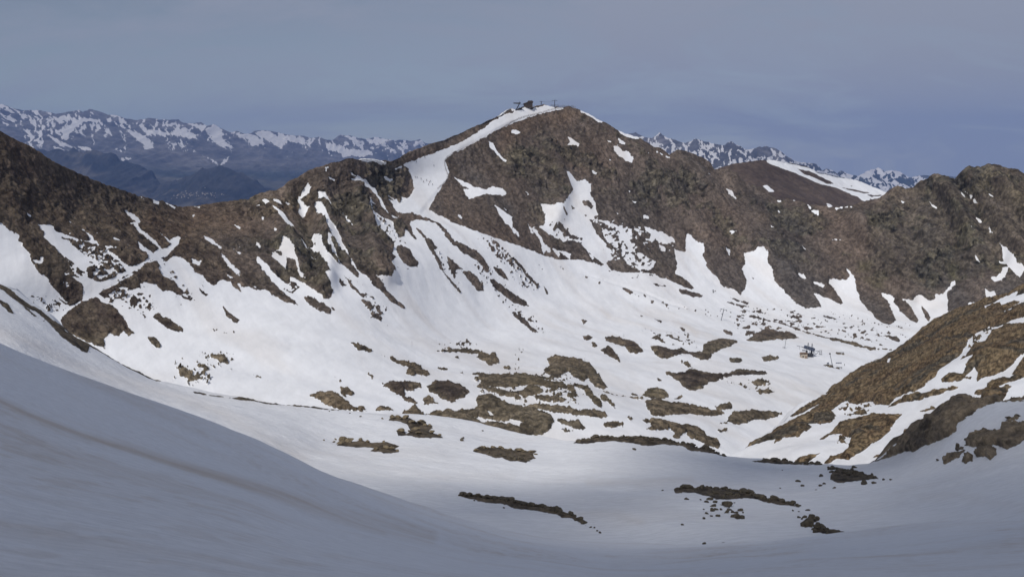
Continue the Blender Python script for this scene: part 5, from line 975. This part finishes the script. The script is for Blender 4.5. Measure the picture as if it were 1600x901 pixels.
# ---- skiers ------------------------------------------------------------------
def body_mesh(name, pose):
    J = {'pelvis': (0, 0, .92), 'chest': (0, -.04 * pose, 1.28), 'neck': (0, -.07 * pose, 1.48), 'head': (0, -.09 * pose, 1.60),
         'crown': (0, -.09 * pose, 1.70)}
    E = [('pelvis', 'chest'), ('chest', 'neck'), ('neck', 'head'), ('head', 'crown')]
    Rd = {'pelvis': .16, 'chest': .19, 'neck': .07, 'head': .10, 'crown': .085}
    for s, n in ((-1, 'l'), (1, 'r')):
        J['sh' + n] = (s * .20, -.05 * pose, 1.40); J['el' + n] = (s * .30, -.10 - .1 * pose, 1.15); J['ha' + n] = (s * .28, -.34, 1.05)
        J['hip' + n] = (s * .11, 0, .86); J['kn' + n] = (s * .13, -.12 * pose - .03, .48); J['an' + n] = (s * .13, .02, .10); J['to' + n] = (s * .13, -.16, .05)
        E += [('chest', 'sh' + n), ('sh' + n, 'el' + n), ('el' + n, 'ha' + n), ('pelvis', 'hip' + n), ('hip' + n, 'kn' + n), ('kn' + n, 'an' + n), ('an' + n, 'to' + n)]
        Rd.update({'sh' + n: .09, 'el' + n: .065, 'ha' + n: .05, 'hip' + n: .11, 'kn' + n: .08, 'an' + n: .065, 'to' + n: .06})
    ks = list(J); me = bpy.data.meshes.new(name); me.from_pydata([J[k] for k in ks], [(ks.index(a), ks.index(b)) for a, b in E], [])
    o = bpy.data.objects.new(name, me); C.objects.link(o); md = o.modifiers.new('s', 'SKIN')
    for i, k in enumerate(ks): me.skin_vertices[0].data[i].radius = (Rd[k], Rd[k]); me.skin_vertices[0].data[i].use_root = (k == 'pelvis')
    o.modifiers.new('u', 'SUBSURF').levels = 1
    dg = bpy.context.evaluated_depsgraph_get(); r = bpy.data.meshes.new_from_object(o.evaluated_get(dg)); r.name = name; bpy.data.objects.remove(o)
    return r
BM = [body_mesh('body', 0.4), body_mesh('body', 1.5)]
m_cl = [simple_mat('clothes', c, .9, .15, 3) for c in ((0.03, 0.03, 0.035), (0.05, 0.06, 0.09), (0.16, 0.03, 0.03), (0.06, 0.05, 0.05))]
m_ski = simple_mat('ski', (0.07, 0.07, 0.08), .4, .1, 4)
ski = MB(); ski.box((0, -.05, .03), (.10, 1.6, .03)); ski.box((0, -.92, .07), (.09, .2, .03), Matrix.Rotation(R(-22), 3, 'X'))
def person(v, rz, pose, mat, label, skis=True):
    r = empty('person', v, label, "person", "skiers and people on the snow", rz)
    me = BM[pose].copy(); me.materials.clear(); me.materials.append(m_cl[mat]); o = bpy.data.objects.new('body', me); C.objects.link(o); o.parent = r
    m = MB(); m.tube((0, -.05, 1.66), (0, -.05, 1.80), .125, .07, 10); m.build('helmet', m_dark, r)
    if skis:
        for s in (-1, 1):
            k = MB(); k.v = [p + Vector((s * .13, 0, 0)) for p in ski.v]; k.f = list(ski.f); k.build('ski', m_ski, r)
            k = MB(); k.tube((s * .30, -.36, 1.10), (s * .42, -.2, .02), .02, n=5); k.build('ski_pole', m_ski, r)
SK = [(563, 545, 0, 0, "skier in black at the left end of the row, nearest the piste's left edge"), (593, 546, 0, 1, "skier in dark blue standing just right of the leftmost black skier"), (667, 568, 1, 0, "skier in black alone between the left pair and the middle of the piste"),
      (710, 628, 1, 3, "skier in dark clothes slightly downhill of the row, left of the cluster"), (770, 600, 0, 0, "skier in dark clothes at the upper left of the small cluster"), (815, 628, 0, 2, "skier in dark red in the middle of the small cluster"), (828, 616, 0, 1, "skier in dark blue tucked behind the dark red one in the cluster"),
      (803, 675, 1, 0, "skier in black bending forward, lowest of the cluster"), (868, 678, 1, 3, "skier at the far right, downhill end of the group near the fence"), (893, 348, 0, 0, "lone skier in black in the upper middle of the piste"),
      (725, 193, 1, 0, "highest skier, a lone dark dot near the upper edge of the piste"), (587, 270, 1, 1, "skier high on the left, near the upper left corner of the piste")]
for x, y, ps, mt, lb in SK:
    p = PT('k8', f"{x},{y}")[0]; person(frame_at(*p), random.uniform(-1.2, 1.2), ps, mt, lb)
person(frame_at(1320.5, 567.5), 0.5, 0, 0, "person in dark clothes standing on the snow right of the leaning mast", False)

# ---- thin bare trees ---------------------------------------------------------
m_bark = simple_mat('bark', (0.10, 0.085, 0.075), .9, .2, 3)
for i, (x, y, lb) in enumerate(((643, 543, "faint bare young tree on open snow under the rock streaks"), (913.5, 562, "bare young tree on the crest of the biggest khaki knoll"), (1002.5, 537, "bare young tree by the right end of the dark outcrop"), (975, 523, "bare young tree above the dark outcrop, left of the other one"), (1088, 543, "bushy bare young tree in the notch of the winged khaki outcrop"), (1192.5, 508, "bare young tree among the rubble above the station's pole"))):
    r = empty('bare_tree', frame_at(x, y), lb, "tree", "thin bare trees in the bowl"); m = MB(); h = 3.2; m.tube((0, 0, -.3), (.1, 0, h), .07, .02, 5); m.build('trunk', m_bark, r)
    m = MB()
    for k in range(26):
        z = h * random.uniform(.15, .95); t = random.uniform(0, 6.28); l = (1 - z / h) * 1.0 + .2; m.tube((0.03 * z, 0, z), (math.cos(t) * l, math.sin(t) * l, z + l * .35), .016, .006, 4)
    m.build('crown', m_bark, r)

# ---- village far down in the valley ------------------------------------------
m_hw = simple_mat('house_render', (0.38, 0.35, 0.32), .9, .15, .05); m_hr = simple_mat('house_roof', (0.22, 0.17, 0.15), .9, .2, .05)
hm = None
VL = [(random.gauss(283, 11), random.gauss(310, 3.6)) for _ in range(44)] + [(random.gauss(322, 15), random.gauss(306, 3.6)) for _ in range(30)] + [(random.gauss(228, 3), random.gauss(285.5, 1.2)) for _ in range(6)] + [(random.gauss(370, 3), random.gauss(275, .8)) for _ in range(5)]
for x, y in VL:
    v = on(foot2 if x > 262 and x < 360 and y > 296 else far_l, x, y)
    if hm is None:
        h0 = empty('house', v, "tiny pale house of the village far down in the hazy valley", "house", "houses of the far village")
        m = MB(); m.box((0, 0, 4), (14, 11, 10)); m.build('wall', m_hw, h0); m = MB(); m.poly([(-8, 8.8), (0, 13), (8, 8.8)], -6, 6); m.build('roof', m_hr, h0); hm = h0; o = h0
    else: o = copy_tree(h0)
    o.location = v + Vector((0, -12, 3)); o.rotation_euler = (0, 0, random.uniform(0, 3.1)); o.scale = [random.uniform(.5, 1.05)] * 3
